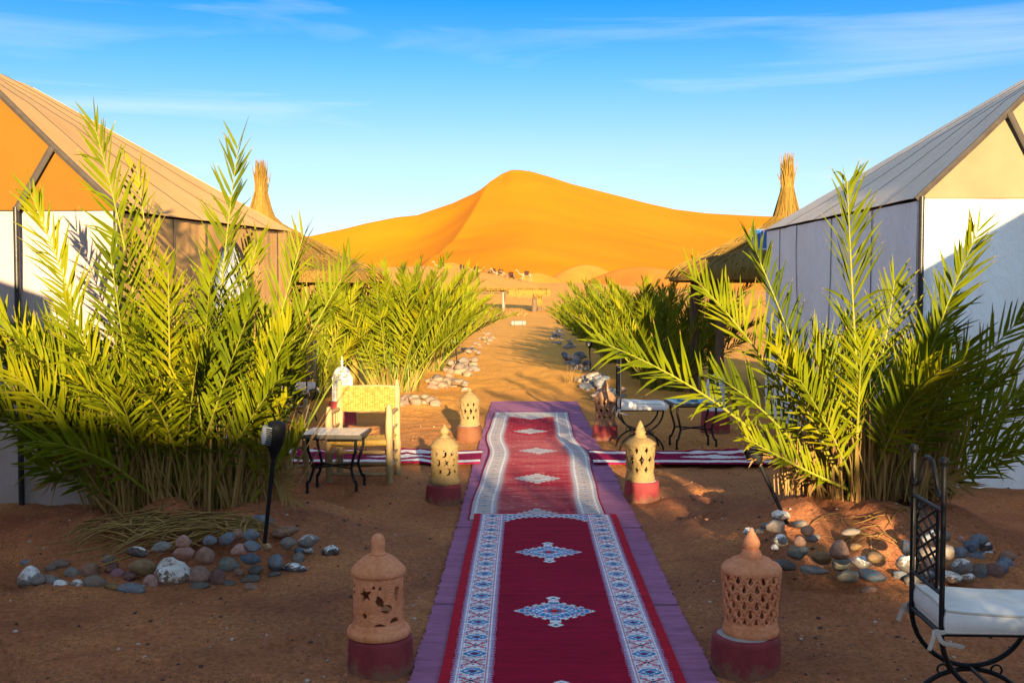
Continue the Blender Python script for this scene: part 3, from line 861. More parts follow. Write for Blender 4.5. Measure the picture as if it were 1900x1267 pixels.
FPAL = (C(.60, .52, .47), C(.30, .31, .38), C(.26, .25, .30), C(.47, .36, .36), C(.42, .25, .25))
def far_col(x, y):
    a = np.abs(x)
    wear = vnoise(x * 1.3 + 2, y * .9, 71) * .55 + vnoise(x * 3, y * 26, 72) * .45
    w = np.clip((wear - .35) * 1.6, 0, .75)[..., None]
    col = np.broadcast_to(C(.34, .012, .035), x.shape + (3,)) * (.8 + .35 * vnoise(x * 2, y * 34, 73)[..., None])
    col = col * (1 - w) + C(.50, .14, .14) * w
    # threadbare flecks
    fl = (vnoise(x * 22, y * 60, 77) > .86)[..., None] * .4
    col = col * (1 - fl) + C(.66, .40, .33) * fl
    for yc in (9.15, 10.72, 12.3, 13.7, 7.62):
        col = medallion(col, x, y - yc, .20, .235, FPAL, False)
    fade = np.exp(-np.maximum(.30 - a, 0) / .012) * (a < .31)
    col = put(col, fade * .8, C(.52, .42, .44))
    band = (a > .30) & (a < .475)
    col = put(col, band * 1.0, C(.52, .46, .48))
    col = border(col, np.clip((a - .388) / .055, -1, 1), y / .10, ((a > .338) & (a < .438)).astype(float), FPAL)
    scal = .005 * np.sin(y * 62)
    for c0 in (.328, .447):
        col = put(col, (np.abs(a - c0 - scal) < .0055) * 1.0, C(.78, .74, .72))
    for c0 in (.305, .314, .460, .468):
        col = put(col, (np.abs(a - c0) < .0022) * .8, C(.34, .28, .36))
    col = put(col, (a > .482) * 1.0, C(.26, .008, .03))
    dy = 14.2 - y
    e = ((dy < .55) & (a < .30)).astype(float)
    col = put(col, e * sstep(.55, .35, dy), C(.55, .48, .44))
    pq = np.sin(x * 40) * np.sin(dy * 18)
    col = put(col, e * (dy < .4) * (pq > .4) * .5, C(.30, .33, .40))
    return col
sheet('worn_runner', .118 - .49, .118 + .49, 7.5, 14.25, 190, 620, .019, far_col, 'faded threadbare red runner with pale medallions, farther of the two carpets', 'carpet',
      wav=lambda u, Y: .035 * np.sin(Y * 1.35 + .5) * sstep(7.6, 8.6, Y) * (1 - sstep(13.3, 14.2, Y)) + .012 * np.sin(Y * 3.1), zf=lambda X, Y: .006 * vnoise(X * 3, Y * 3, 74) + .012 * np.exp(-((Y - 10.3) / .5) ** 2), thick=.008)

def cross_col(xc0):
    def f(x, y):
        v = y - 10.3
        wob = .012 * (vnoise(x * 16, x * 0, 81) - .5) * 2
        col = np.broadcast_to(C(.24, .004, .05), x.shape + (3,)) * (.8 + .4 * vnoise(x * 40, y * 4, 82)[..., None])
        col = put(col, (np.abs(v) > .205 + wob) * (np.abs(v) < .335 + wob) * 1.0, C(.74, .68, .66))
        xx = ((x + xc0) % 1.75) - .875
        hw = .115 * np.clip(1 - np.abs(xx) / .36, 0, 1) ** .7
        hw = np.floor(hw * 60) / 60
        col = put(col, (np.abs(v) < hw + .004 * np.sin(xx * 120)) * (hw > .004) * 1.0, C(.72, .66, .64))
        return col
    return f
for x0, x1, lab, xc0 in ((-2.9, -.40, 'narrow maroon and white cross runner left of the main carpet', .385), (.66, 2.62, 'narrow maroon and white cross runner right of the main carpet', .665)):
    sheet('cross_runner', x0, x1, 9.92, 10.72, 300, 90, .030, cross_col(xc0), lab, 'carpet', zf=lambda X, Y: .010 * vnoise(X * 3, Y * 3, 83) + np.maximum(ground_h(X, Y), -.005) * .9 + .012 * np.exp(-((X - .16) / .62) ** 6), thick=.012)
# ------------------------------------------------------------------ pierced clay lanterns on painted plinths
def clay(name, a, b, c):
    return pmat(name, [a, b, c], scale=9, rough=.88, bump=.3, bscale=70, bdist=.003, fine=(60, .14), spec=.2)
M_CLAY = clay('terracotta', (.58, .20, .085), (.68, .255, .12), (.74, .31, .16))
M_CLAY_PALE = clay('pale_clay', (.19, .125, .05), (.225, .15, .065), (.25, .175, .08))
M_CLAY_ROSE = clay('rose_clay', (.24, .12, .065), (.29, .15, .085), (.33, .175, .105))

def plinth_mat():
    m_, ns, ls, b = nmat('oxblood_paint')
    tc = node(ns, 'ShaderNodeTexCoord'); P = tc.outputs['Object']
    n1 = node(ns, 'ShaderNodeTexNoise', Scale=9.0, Detail=7.0, Roughness=.7); ls.new(P, n1.inputs['Vector'])
    cr = node(ns, 'ShaderNodeValToRGB'); e = cr.color_ramp.elements
    e[0].position = .3; e[0].color = (.15, .012, .018, 1); e[1].position = .7; e[1].color = (.27, .03, .035, 1)
    ls.new(n1.outputs[0], cr.inputs[0])
    sp = node(ns, 'ShaderNodeSeparateXYZ'); ls.new(P, sp.inputs[0])
    n2 = node(ns, 'ShaderNodeTexNoise', Scale=16.0, Detail=6.0, Roughness=.75); ls.new(P, n2.inputs['Vector'])
    # sand splashed on the foot, chips on the rim
    a1 = node(ns, 'ShaderNodeMapRange'); a1.inputs[1].default_value = .10; a1.inputs[2].default_value = -.01; a1.inputs[3].default_value = 0; a1.inputs[4].default_value = .42
    ls.new(sp.outputs['Z'], a1.inputs[0])
    ad = node(ns, 'ShaderNodeMath', operation='ADD'); ls.new(a1.outputs[0], ad.inputs[0]); ls.new(n2.outputs[0], ad.inputs[1])
    r2 = node(ns, 'ShaderNodeMapRange'); r2.inputs[1].default_value = .66; r2.inputs[2].default_value = .86; ls.new(ad.outputs[0], r2.inputs[0])
    mx = node(ns, 'ShaderNodeMix', data_type='RGBA'); ls.new(r2.outputs[0], mx.inputs[0]); ls.new(cr.outputs[0], mx.inputs[6]); mx.inputs[7].default_value = (.20, .09, .05, 1)
    ls.new(mx.outputs[2], b.inputs['Base Color']); b.inputs['Roughness'].default_value = .8
    bp = node(ns, 'ShaderNodeBump', Strength=.5, Distance=.006); ls.new(n2.outputs[0], bp.inputs['Height']); ls.new(bp.outputs[0], b.inputs['Normal'])
    return m_
M_PLINTH = plinth_mat()
M_CEMENT = pmat('bare_cement', [(.30, .27, .25), (.40, .36, .33)], scale=14, rough=.95, bump=.5, bscale=60)

M_PLINTH_SUNLIT = pmat('plinth_sunlit_tint', [(.11, .035, .015), (.14, .05, .022), (.17, .065, .03)], scale=9, rough=.85, bump=.4, bscale=40)  # far left plinth: golden sunlight put into the red paint's base colour
def plinth(x, y, label, rad=.14, h=.165, seed=0, pm=None):
    z = gh(x, y)
    t = empty('lantern_plinth', (x, y, z), 0, label, 'plinth', 'painted lantern plinths along the carpet')
    w = lambda a, zz: .03 * mnoise.noise((math.cos(a) * 2, math.sin(a) * 2, zz * 5 + seed)) + .012 * mnoise.noise((math.cos(a) * 9, math.sin(a) * 9, zz * 20 + seed))
    prof = [(rad * 1.03, -.06), (rad * 1.05, .0), (rad * 1.02, .04), (rad, h * .6), (rad * .99, h - .02), (rad * .965, h - .006), (rad * .9, h), (.001, h + .001)]
    MB().lathe(prof, 40, wob=w, cap=False).build('painted_body', pm or M_PLINTH, t, angle=50)
    MB().lathe([(rad * .86, h - .004), (rad * .80, h + .0035), (.001, h + .0045)], 28, wob=lambda a, zz: .08 * mnoise.noise((math.cos(a) * 2, math.sin(a) * 2, seed + 4)), cap=False).build('cement_top', M_CEMENT, t)
    return z + h + .004

def star_sdf(x, y, r, n=5, k=.42, rot=0.0):
    a = np.arctan2(x, y) + rot
    seg = 2 * np.pi / n
    f = np.abs(((a / seg + .5) % 1) - .5) * 2
    rr = np.hypot(x, y)
    lim = r / (1 + f * (1 / k - 1) * (1.0))
    return rr - lim
def wrapd(a, b):
    return (a - b + np.pi) % (2 * np.pi) - np.pi

def h_starmoon(th, z, R_, H_):
    d = np.full(th.shape, 1.0); rel = np.zeros(th.shape)
    L = lambda c: wrapd(th, c) * R_
    c0 = -np.pi / 2
    def at_(off, zz): return L(c0 + off), z - zz * H_
    for rep in range(3):
        o = rep * 2 * np.pi / 3
        x, y = at_(o - .42, .64); d = np.minimum(d, star_sdf(x, y, .036, 5, .40, .25))
        x, y = at_(o - .05, .79); d = np.minimum(d, np.hypot(x, y) - .0072)
        x, y = at_(o + .20, .77); d = np.minimum(d, np.hypot(x, y) - .0072)
        x, y = at_(o + .17, .52); xr, yr = x * .86 + y * .5, -x * .5 + y * .86
        d = np.minimum(d, np.maximum(np.hypot(xr / .66, yr) - .0245, -(np.hypot(xr + .012, yr - .022) - .010)))
        x, y = at_(o + .46, .36); d = np.minimum(d, np.hypot(x * .85, y * 1.1) - .0215)
        x, y = at_(o - .46, .22); d = np.minimum(d, np.hypot(x, y) - .0125)
        x, y = at_(o - .47, .22)
        ang = np.arctan2(y, x); rr = np.hypot(x, y)
        rel += .0022 * (np.cos(ang * 11) > .55) * (rr > .018) * (rr < .05)
        x, y = at_(o + .17, -.02); d = np.minimum(d, np.maximum(np.hypot(x, y * 1.4) - .030, -y + .006))
        x, y = at_(o + .83, .04); d = np.minimum(d, np.maximum(np.hypot(x, y) - .028, -y + .006))
        for zz in (.82, .70): 
            x, y = at_(o + 1.05, zz - .1); d = np.minimum(d, np.hypot(x * 1.6, y) - .008)
        x, y = at_(o + .95, .62); d = np.minimum(d, np.hypot(x * 2.1, y * .9) - .030)
        x, y = at_(o + .60, .66)
        rr = np.hypot(x * .75, y); rel += -.002 * (np.abs(((rr * 90) % 1) - .5) < .16) * (rr < .042)
        x, y = at_(o + .05, .26)
        rr = np.hypot(x, y); rel += .0022 * (np.abs(((rr * 75 + np.arctan2(y, x) * .5) % 1) - .5) < .16) * (rr < .036)
    w = np.abs(z - H_ * (.93 + .032 * np.sin(th * 11))); rel += -.0026 * (w < .0032)
    w = np.abs(z - H_ * (.93 - .032 * np.sin(th * 11))); rel += -.0026 * (w < .0032)
    return d, rel

def h_moons(th, z, R_, H_):
    d = np.full(th.shape, 1.0)
    for row, zz in enumerate((.80, .50, .20)):
        for k in range(10):
            c = -np.pi / 2 + 2 * np.pi * (k + .25 * row) / 10
            x = wrapd(th, c) * R_; y = z - zz * H_
            if (k + row) % 2:
                d = np.minimum(d, star_sdf(x, y, .027, 5, .42, .15 * row))
            else:
                d = np.minimum(d, np.maximum(np.hypot(x, y * .80) - .0225, -(np.hypot(x + .0115, (y - .002) * .86) - .0185)))
    return d, np.zeros(th.shape)

def h_arches(th, z, R_, H_):
    n, rows = 14, 6
    d = np.full(th.shape, 1.0); ring = np.full(th.shape, 1.0)
    rh = H_ / rows
    pit = 2 * np.pi * R_ / n
    for row in range(-1, rows + 1):
        off = .5 if row % 2 else 0
        u = (((th * n / (2 * np.pi) + off) % 1) - .5) * pit
        y = z - (row + .30) * rh
        big = np.maximum(np.abs(u) / (pit * .56) + np.clip(y, 0, 9) / (rh * 1.45) * 1.0, np.hypot(u / (pit * .54), np.clip(-y, 0, 9) / (rh * .5))) - 1
        ring = np.minimum(ring, np.abs(big * .02))
        hole = np.maximum(np.hypot(u / .55, np.clip(-y, 0, 9) / .8), np.abs(u) / .55 + np.clip(y, 0, 9) / 1.25) - .0168
        lim = np.where((row < 0) | (row > rows - 1), 1.0, 0)
        if 0 <= row <= rows - 1: d = np.minimum(d, hole)
    rel = .0075 * (1 - sstep(.0015, .0045, ring)) - .003
    return d, rel

def h_weave(th, z, R_, H_, n=10, rows=3, cross=False):
    d = np.full(th.shape, 1.0)
    pit = 2 * np.pi * R_ / n; rh = H_ / rows
    for row in range(rows):
        off = .5 if row % 2 else 0
        u = (((th * n / (2 * np.pi) + off + .25) % 1) - .5) * pit
        y = z - (row + .5) * rh
        s_ = 1.25 if row == 1 else .95
        hy = rh * .50 * s_; hx = pit * .265 * s_
        h = (np.abs(u / hx) ** .72 + np.abs(y / hy) ** .72) - 1
        if cross: h = np.minimum(h, np.maximum(np.abs(u) / (hx * 1.0), np.abs(y) / (hy * .30)) - 1)
        d = np.minimum(d, h * .01)
    ph = th * n / (2 * np.pi)
    k = z / (2 * rh)
    s1 = np.abs(((ph + k + .25 + .25) % 1) - .5); s2 = np.abs(((ph - k + .25 + .25) % 1) - .5)
    over = (np.sin((ph) * 2 * np.pi) * np.sin(k * 4 * np.pi)) > 0
    r1 = 1 - sstep(.10, .17, s1); r2 = 1 - sstep(.10, .17, s2)
    rel = np.maximum(r1 * np.where(over, 1, .55), r2 * np.where(over, .55, 1)) * .0055 - .002
    edge = 1 - sstep(0, .02, np.minimum(z, H_ - z)); rel = rel * (1 - edge) + .002 * edge
    return d, rel

def pierced(name, Rf, H_, holef, mat, parent, nth=168, nz=56, thick=.011, z0=0.0):
    """cylinder wall with real cut-outs: each grid cell is clipped along the cut-out's outline"""
    th = np.linspace(0, 2 * np.pi, nth + 1)[:-1]
    zz = np.linspace(0, H_, nz + 1)
    TH, ZZ = np.meshgrid(th, zz)
    d, rel = holef(TH, ZZ, Rf(.5), H_)
    # keep the rims whole
    d = np.where((ZZ < .004) | (ZZ > H_ - .004), np.maximum(d, .001), d)
    verts, faces, cache = [], [], {}
    def pos(t, z, rl):
        r = Rf(z / H_) + rl
        return (r * math.cos(t), r * math.sin(t), z + z0)
    def vid(key, t, z, rl):
        if key not in cache:
            cache[key] = len(verts); verts.append(pos(t, z, rl))
        return cache[key]
    for j in range(nz):
        for i in range(nth):
            i2 = (i + 1) % nth
            c = [(i, j), (i2, j), (i2, j + 1), (i, j + 1)]
            dv = [d[b, a] for a, b in c]
            if max(dv) <= 0: continue
            poly = []
            for k in range(4):
                a, b = c[k], c[(k + 1) % 4]
                da, db = dv[k], dv[(k + 1) % 4]
                if da > 0: poly.append(vid(a, th[a[0]], zz[a[1]], rel[a[1], a[0]]))
                if (da > 0) != (db > 0):
                    f = da / (da - db)
                    key = (min(a, b), max(a, b))
                    ta, tb = th[a[0]], th[b[0]]
                    if tb - ta > np.pi: tb -= 2 * np.pi
                    if ta - tb > np.pi: tb += 2 * np.pi
                    poly.append(vid(key, ta + (tb - ta) * f, zz[a[1]] + (zz[b[1]] - zz[a[1]]) * f, rel[a[1], a[0]]))
            if len(poly) >= 3: faces.append(poly)
    mb = MB(); mb.add(verts, faces)
    return mb.build(name, mat, parent, angle=50, solid=thick)

FIN_EGG = [(.034, 0), (.036, .006), (.030, .010), (.028, .018), (.0305, .040), (.030, .062), (.024, .080), (.013, .090), (.001, .093)]
FIN_DROP = [(.046, 0), (.047, .012), (.040, .020), (.038, .030), (.030, .034), (.034, .044), (.037, .058), (.034, .072), (.024, .090), (.013, .108), (.006, .120), (.001, .127)]
FIN_RIB = [(.050, 0), (.051, .010), (.040, .018), (.038, .024), (.042, .034), (.044, .046), (.036, .056), (.034, .062), (.036, .070), (.026, .084), (.024, .090), (.018, .104), (.008, .122), (.001, .132)]
FIN_BALL = [(.040, 0), (.040, .008), (.026, .014), (.022, .022), (.034, .034), (.038, .050), (.030, .066), (.016, .080), (.010, .092), (.001, .100)]

def lantern(x, y, z, label, mat, holef, fin, Rt, Rb, H_=.235, lid_h=.062, rim=1.04, flange=1.16, rz=0.0, nth=168, waist=0.0, steps=False):
    t = empty('clay_lantern', (x, y, z), rz, label, 'lantern', 'pierced clay lanterns along the carpet')
    MB().lathe([(Rb * .9, 0), (Rb * flange, 0), (Rb * (flange + .03), .008), (Rb * (flange + .03), .020), (Rb * (flange - .02), .030), (Rb * 1.06, .036), (Rb * 1.04, .052), (Rb * .98, .060), (Rb * .88, .060), (Rb * .86, .004)], 56, cap=False).build('base_ring', mat, t, angle=50)
    Rf = lambda f: Rb + (Rt - Rb) * f - waist * math.sin(math.pi * f)
    pierced('pierced_body', Rf, H_, holef, mat, t, nth=nth, z0=.056)
    zt = .056 + H_
    Rm = Rt * rim
    prof = [(Rt * .9, -.004), (Rm, -.006), (Rm * 1.01, .002), (Rm * 1.0, .010)]
    for k in range(1, 9):
        f = k / 8
        r = Rm * (1 - f) + .036 * f
        zq = .010 + lid_h * (math.sin(f * math.pi / 2) ** .85)
        if steps: zq += .004 * math.sin(f * 14)
        prof.append((r * (1 - .06 * math.sin(f * math.pi)) if not steps else r, zq))
    lid = MB().lathe(prof, 56, c=(0, 0, zt), cap=False).build('lid', mat, t, angle=50)
    MB().lathe(fin, 28, c=(0, 0, zt + .008 + lid_h), cap=False).build('finial', mat, lid, angle=50)
    return t

XL, XR_ = -.61, .935
Lp = [(XL, 4.56), (XL, 8.24), (XL + .02, 11.75)]
Rp = [(.955, 4.56), (.93, 8.36), (.91, 11.85)]
zz_ = plinth(Lp[0][0], Lp[0][1], 'dark red plinth under the star-cut clay lantern, front left', seed=1, h=.15)
lantern(Lp[0][0] - .008, Lp[0][1], zz_, 'terracotta lantern with star cut-outs and an egg finial, front left', M_CLAY, h_starmoon, FIN_EGG, .107, .107, H_=.215, nth=260, rim=1.09, flange=1.24)
zz_ = plinth(Rp[0][0], Rp[0][1], 'dark red plinth under the lattice clay lantern, front right', seed=2, rad=.145, h=.155)
lantern(Rp[0][0] + .022, Rp[0][1] + .01, zz_, 'terracotta lantern with arched lattice and a teardrop finial, front right', M_CLAY, h_arches, FIN_DROP, .124, .107, H_=.215, lid_h=.045, rim=1.03, flange=1.08, nth=252, steps=True)
zz_ = plinth(Lp[1][0], Lp[1][1], 'dark red plinth under the moon-and-star lantern, middle left', seed=3, rad=.136, h=.15)
lantern(Lp[1][0] + .01, Lp[1][1], zz_, 'pale clay lantern with rows of moons and stars, middle left', M_CLAY_PALE, h_moons, FIN_BALL, .104, .106, H_=.225, rim=1.06, flange=1.13, nth=220)
zz_ = plinth(Rp[1][0], Rp[1][1], 'dark red plinth under the woven-lattice lantern, middle right', seed=4, rad=.136, h=.155)
lantern(Rp[1][0] - .015, Rp[1][1], zz_, 'pale clay lantern with a diagonal woven lattice, middle right', M_CLAY_PALE, lambda a, b, c, d: h_weave(a, b, c, d, 9), FIN_RIB, .116, .104, H_=.225, lid_h=.045, rim=1.05, flange=1.08)
zz_ = plinth(Lp[2][0], Lp[2][1], 'sunlit red plinth under the far left lattice lantern', seed=5, rad=.140, h=.165, pm=M_PLINTH_SUNLIT)
lantern(Lp[2][0] + .01, Lp[2][1], zz_, 'sunlit pale lantern with triangle lattice, farthest on the left', M_CLAY_PALE, lambda a, b, c, d: h_weave(a, b, c, d, 10), FIN_BALL[:3] + [(.016, .02), (.022, .034), (.012, .052), (.001, .062)], .106, .104, H_=.215, lid_h=.07, rim=1.06, flange=1.07, nth=140)
zz_ = plinth(Rp[2][0], Rp[2][1], 'dark red plinth under the far right lattice lantern', seed=6, rad=.136, h=.165)
lantern(Rp[2][0], Rp[2][1], zz_, 'rose clay lantern with cross-shaped openings, farthest on the right', M_CLAY_ROSE, lambda a, b, c, d: h_weave(a, b, c, d, 10, 3, True), FIN_DROP, .116, .106, H_=.225, lid_h=.075, rim=1.06, flange=1.07, nth=140)
# ------------------------------------------------------------------ palms
M_LEAF = leafmat('palm_leaflet', (.058, .080, .002), (.140, .158, .003), (.250, .222, .004), trans=.15, rough=.6)
M_RACHIS = leafmat('palm_midrib', (.17, .18, .02), (.21, .20, .025), (.24, .21, .03), trans=0.05)
M_LEAF_DRY = leafmat('dry_palm_leaflet', (.26, .15, .05), (.32, .19, .06), (.30, .22, .06), trans=.15, rough=.8)
M_REED = leafmat('green_reed', (.10, .14, .015), (.14, .18, .02), (.20, .20, .03), trans=.2)
M_DRY = leafmat('dry_reed', (.22, .125, .04), (.33, .20, .07), (.42, .27, .10), trans=.1, rough=.85)
UP = Vector((0, 0, 1))

def bez(P0, P1, P2, t):
    return P0 * (1 - t) ** 2 + P1 * 2 * t * (1 - t) + P2 * t * t
def bezt(P0, P1, P2, t):
    return ((P1 - P0) * 2 * (1 - t) + (P2 - P1) * 2 * t).normalized()

def frond_mb(P0, P1, P2, N, L, n, w, rg, s0=.24, vee=33, spread=(58, 26), fine=True, r0=.011):
    mb = MB()
    P0, P1, P2, N = Vector(P0), Vector(P1), Vector(P2), Vector(N).normalized()
    sts = (0, .25, .62, .91, 1) if fine else (0, .4, 1)
    wds = (.38, 1, .74, .26, 0) if fine else (.45, 1, 0)
    twist = rg.uniform(-.3, .3)
    for i in range(n):
        s = s0 + (1 - s0) * (i + rg.uniform(-.28, .28) + .5) / n
        s = min(max(s, .02), .995)
        T = bezt(P0, P1, P2, s)
        B = T.cross(N)
        if B.length < 1e-3: continue
        B.normalize(); N2 = B.cross(T).normalized()
        ln = L * min(1.0, .42 + 1.6 * (s - s0)) * (1 - .55 * max(0, s - .45) / .55)
        for sd_ in (-1, 1):
            a = R(spread[0] + (spread[1] - spread[0]) * s + rg.uniform(-9, 9))
            el = R(vee + rg.uniform(-20, 20))
            l_ = ln * rg.uniform(.84, 1.1)
            d = T * math.cos(a) + (B * sd_ * math.cos(el) + N2 * math.sin(el)) * math.sin(a)
            p = bez(P0, P1, P2, min(1, s + rg.uniform(-.012, .012)))
            wd = d.cross(N2 * math.cos(el) - B * sd_ * math.sin(el))
            wd = wd.normalized()
            wd = (wd + N2 * rg.uniform(-.85, .85)).normalized()
            nn = d.cross(wd).normalized()
            droop = rg.uniform(-.05, .07) if rg.random() < .84 else rg.uniform(.12, .45)
            o = len(mb.v)
            ww = w * rg.uniform(.8, 1.15)
            for t, k in zip(sts, wds):
                c = p + d * (l_ * t) - UP * (droop * l_ * t * t)
                if k == 0:
                    mb.v.append(tuple(c))
                else:
                    h = ww * k * .5
                    mb.v.append(tuple(c - wd * h)); mb.v.append(tuple(c + nn * (h * .45))); mb.v.append(tuple(c + wd * h))
            m_ = len(sts)
            for k in range(m_ - 2):
                q = o + 3 * k
                mb.f.append([q, q + 1, q + 4, q + 3]); mb.f.append([q + 1, q + 2, q + 5, q + 4]); mb.mi += [0, 0]
            q = o + 3 * (m_ - 2); tp = o + 3 * (m_ - 1)
            dry = 2 if (fine and rg.random() < .45) else 0
            mb.f.append([q, q + 1, tp]); mb.f.append([q + 1, q + 2, tp]); mb.mi += [dry, dry]
    m_ = 10 if fine else 6
    mb.tube([bez(P0, P1, P2, k / m_) for k in range(m_ + 1)], [r0 * (1 - .86 * k / m_) + .0012 for k in range(m_ + 1)], 6 if fine else 4, mi=1, flat=(1, .75))
    return mb

def reed_mb(n, base, spread, hgt, lean, rg, w=.012, curl=.35):
    """upright blades and stems growing from a patch"""
    mb = MB()
    for i in range(n):
        a = rg.uniform(0, 2 * math.pi); q = math.sqrt(rg.random())
        p = Vector((base[0] + spread[0] * q * math.cos(a), base[1] + spread[1] * q * math.sin(a), base[2]))
        h = rg.uniform(*hgt)
        d = Vector((rg.gauss(0, lean) + .25 * lean * math.cos(a) * 2, rg.gauss(0, lean) + .2 * lean * math.sin(a) * 2, 1)).normalized()
        side = Vector((rg.uniform(-1, 1), rg.uniform(-1, 1), 0)); side = (side - d * side.dot(d)).normalized()
        bend = Vector((rg.uniform(-1, 1), rg.uniform(-1, 1), -.6)) * (curl * h * rg.random() ** 2)
        ww = w * rg.uniform(.5, 1.4)
        o = len(mb.v)
        for t, k in ((0, .8), (.35, 1), (.7, .75), (1, 0)):
            c = p + d * (h * t) + bend * t * t
            if k: 
                mb.v.append(tuple(c - side * ww * k * .5)); mb.v.append(tuple(c + side * ww * k * .5))
            else: mb.v.append(tuple(c))
        mb.f += [[o, o + 1, o + 3, o + 2], [o + 2, o + 3, o + 5, o + 4], [o + 4, o + 5, o + 6]]; mb.mi += [0, 0, 0]
    return mb

def palm_big(name, cx, cy, label, named, nrand, seed, side_in, bx, by, L=.48, hmax=1.9):
    rg = random.Random(seed)
    z0 = gh(cx, cy) - .02
    O = Vector((cx, cy, z0))
    t = empty(name, O, 0, label, 'palm')
    for (b, m_, tp, ys, N, Lk) in named:
        P0 = at(*b, ys[0]) - O; P1 = at(*m_, ys[1]) - O; P2 = at(*tp, ys[2]) - O
        P0.z = max(P0.z, .0)
        n = int(21 * (P2 - P0).length / 1.6 + 10)
        frond_mb(P0, P1, P2, N, L * Lk, n, .0215, rg, s0=.30).build('frond', [M_LEAF, M_RACHIS, M_LEAF_DRY], t, angle=60)
    for i in range(nrand):
        a = rg.uniform(0, 2 * math.pi)
        q = math.sqrt(rg.random())
        P0 = Vector((bx * q * math.cos(a), by * q * math.sin(a), .0))
        ln = rg.uniform(.75, 1.0) * hmax * (.95 - .2 * q)
        az = a + rg.uniform(-.7, .7)
        tilt = R(rg.uniform(6, 26) + 36 * q * rg.random() * (1 if math.cos(az) * side_in < .2 else .25))
        d = Vector((math.cos(az) * math.sin(tilt), math.sin(az) * math.sin(tilt), math.cos(tilt)))
        out = Vector((math.cos(az), math.sin(az), 0))
        P2 = P0 + d * ln + out * (.26 * ln * rg.random()) - UP * (.16 * ln * rg.random())
        P1 = P0 + (d * .55 + UP * .10) * ln
        gx_ = 970 + 2000 * (P2.x + O.x) / (P2.y + O.y)
        if side_in > 0 and gx_ > 560: continue      # the clump is clipped on the chair side
        N = (-out * .5 + UP * .6 + Vector((rg.uniform(-.6, .6), -rg.uniform(.1, 1.3), 0)))
        frond_mb(P0, P1, P2, N, L * rg.uniform(.8, 1.0), int(20 * ln / 1.6 + 8), .021, rg, s0=.30).build('frond', [M_LEAF, M_RACHIS, M_LEAF_DRY], t, angle=60)
    return t, O, rg

NF = (0.05, -1, .25)
right_named = [
    ((1604, 955), (1585, 640), (1572, 338), (7.15, 7.1, 6.95), (.1, -1, .15), 1.12),
    ((1650, 955), (1715, 650), (1815, 428), (7.15, 7.0, 6.8), (-.3, -1, .2), .92),
    ((1690, 940), (1755, 720), (1925, 560), (7.3, 7.3, 7.2), (-.4, -1, .3), .85),
    ((1500, 900), (1340, 720), (1108, 632), (7.1, 6.9, 6.5), (.25, -1, .45), 1.0),
    ((1560, 920), (1430, 650), (1283, 512), (7.1, 6.95, 6.7), (.25, -1, .4), 1.0),
    ((1555, 930), (1480, 640), (1388, 435), (7.3, 7.4, 7.4), (.4, -1, .2), .8),
    ((1680, 960), (1770, 840), (1900, 798), (7.0, 6.9, 6.8), (-.2, -1, .8), .8),
    ((1640, 970), (1700, 800), (1850, 700), (7.0, 6.8, 6.6), (-.3, -1, .6), .85),
    ((1575, 965), (1500, 770), (1440, 640), (7.0, 6.75, 6.5), (.1, -1, .3), .85),
    ((1590, 975), (1560, 820), (1475, 690), (6.95, 6.7, 6.45), (.3, -1, .4), .85),
    ((1600, 975), (1500, 880), (1380, 810), (7.0, 6.8, 6.6), (.2, -1, .7), .75),
    ((1580, 960), (1640, 680), (1660, 520), (7.25, 7.3, 7.3), (-.1, -1, .2), .95),
    ((1540, 950), (1440, 760), (1330, 700), (7.1, 6.9, 6.7), (.2, -1, .5), .9),
    ((1640, 955), (1700, 780), (1760, 560), (7.2, 7.2, 7.2), (-.2, -1, .3), .8),
    ((1700, 950), (1800, 900), (1880, 835), (7.2, 7.2, 7.1), (-.2, -1, .8), .7),
    ((1700, 960), (1830, 780), (1960, 690), (7.4, 7.4, 7.4), (-.2, -1, .6), .8),
]
pr, OR, rg_ = palm_big('palm_clump', 2.30, 7.2, 'date palm clump with a tall upright frond, beside the white tent', right_named, 26, 11, -1, .42, .3, hmax=1.55)
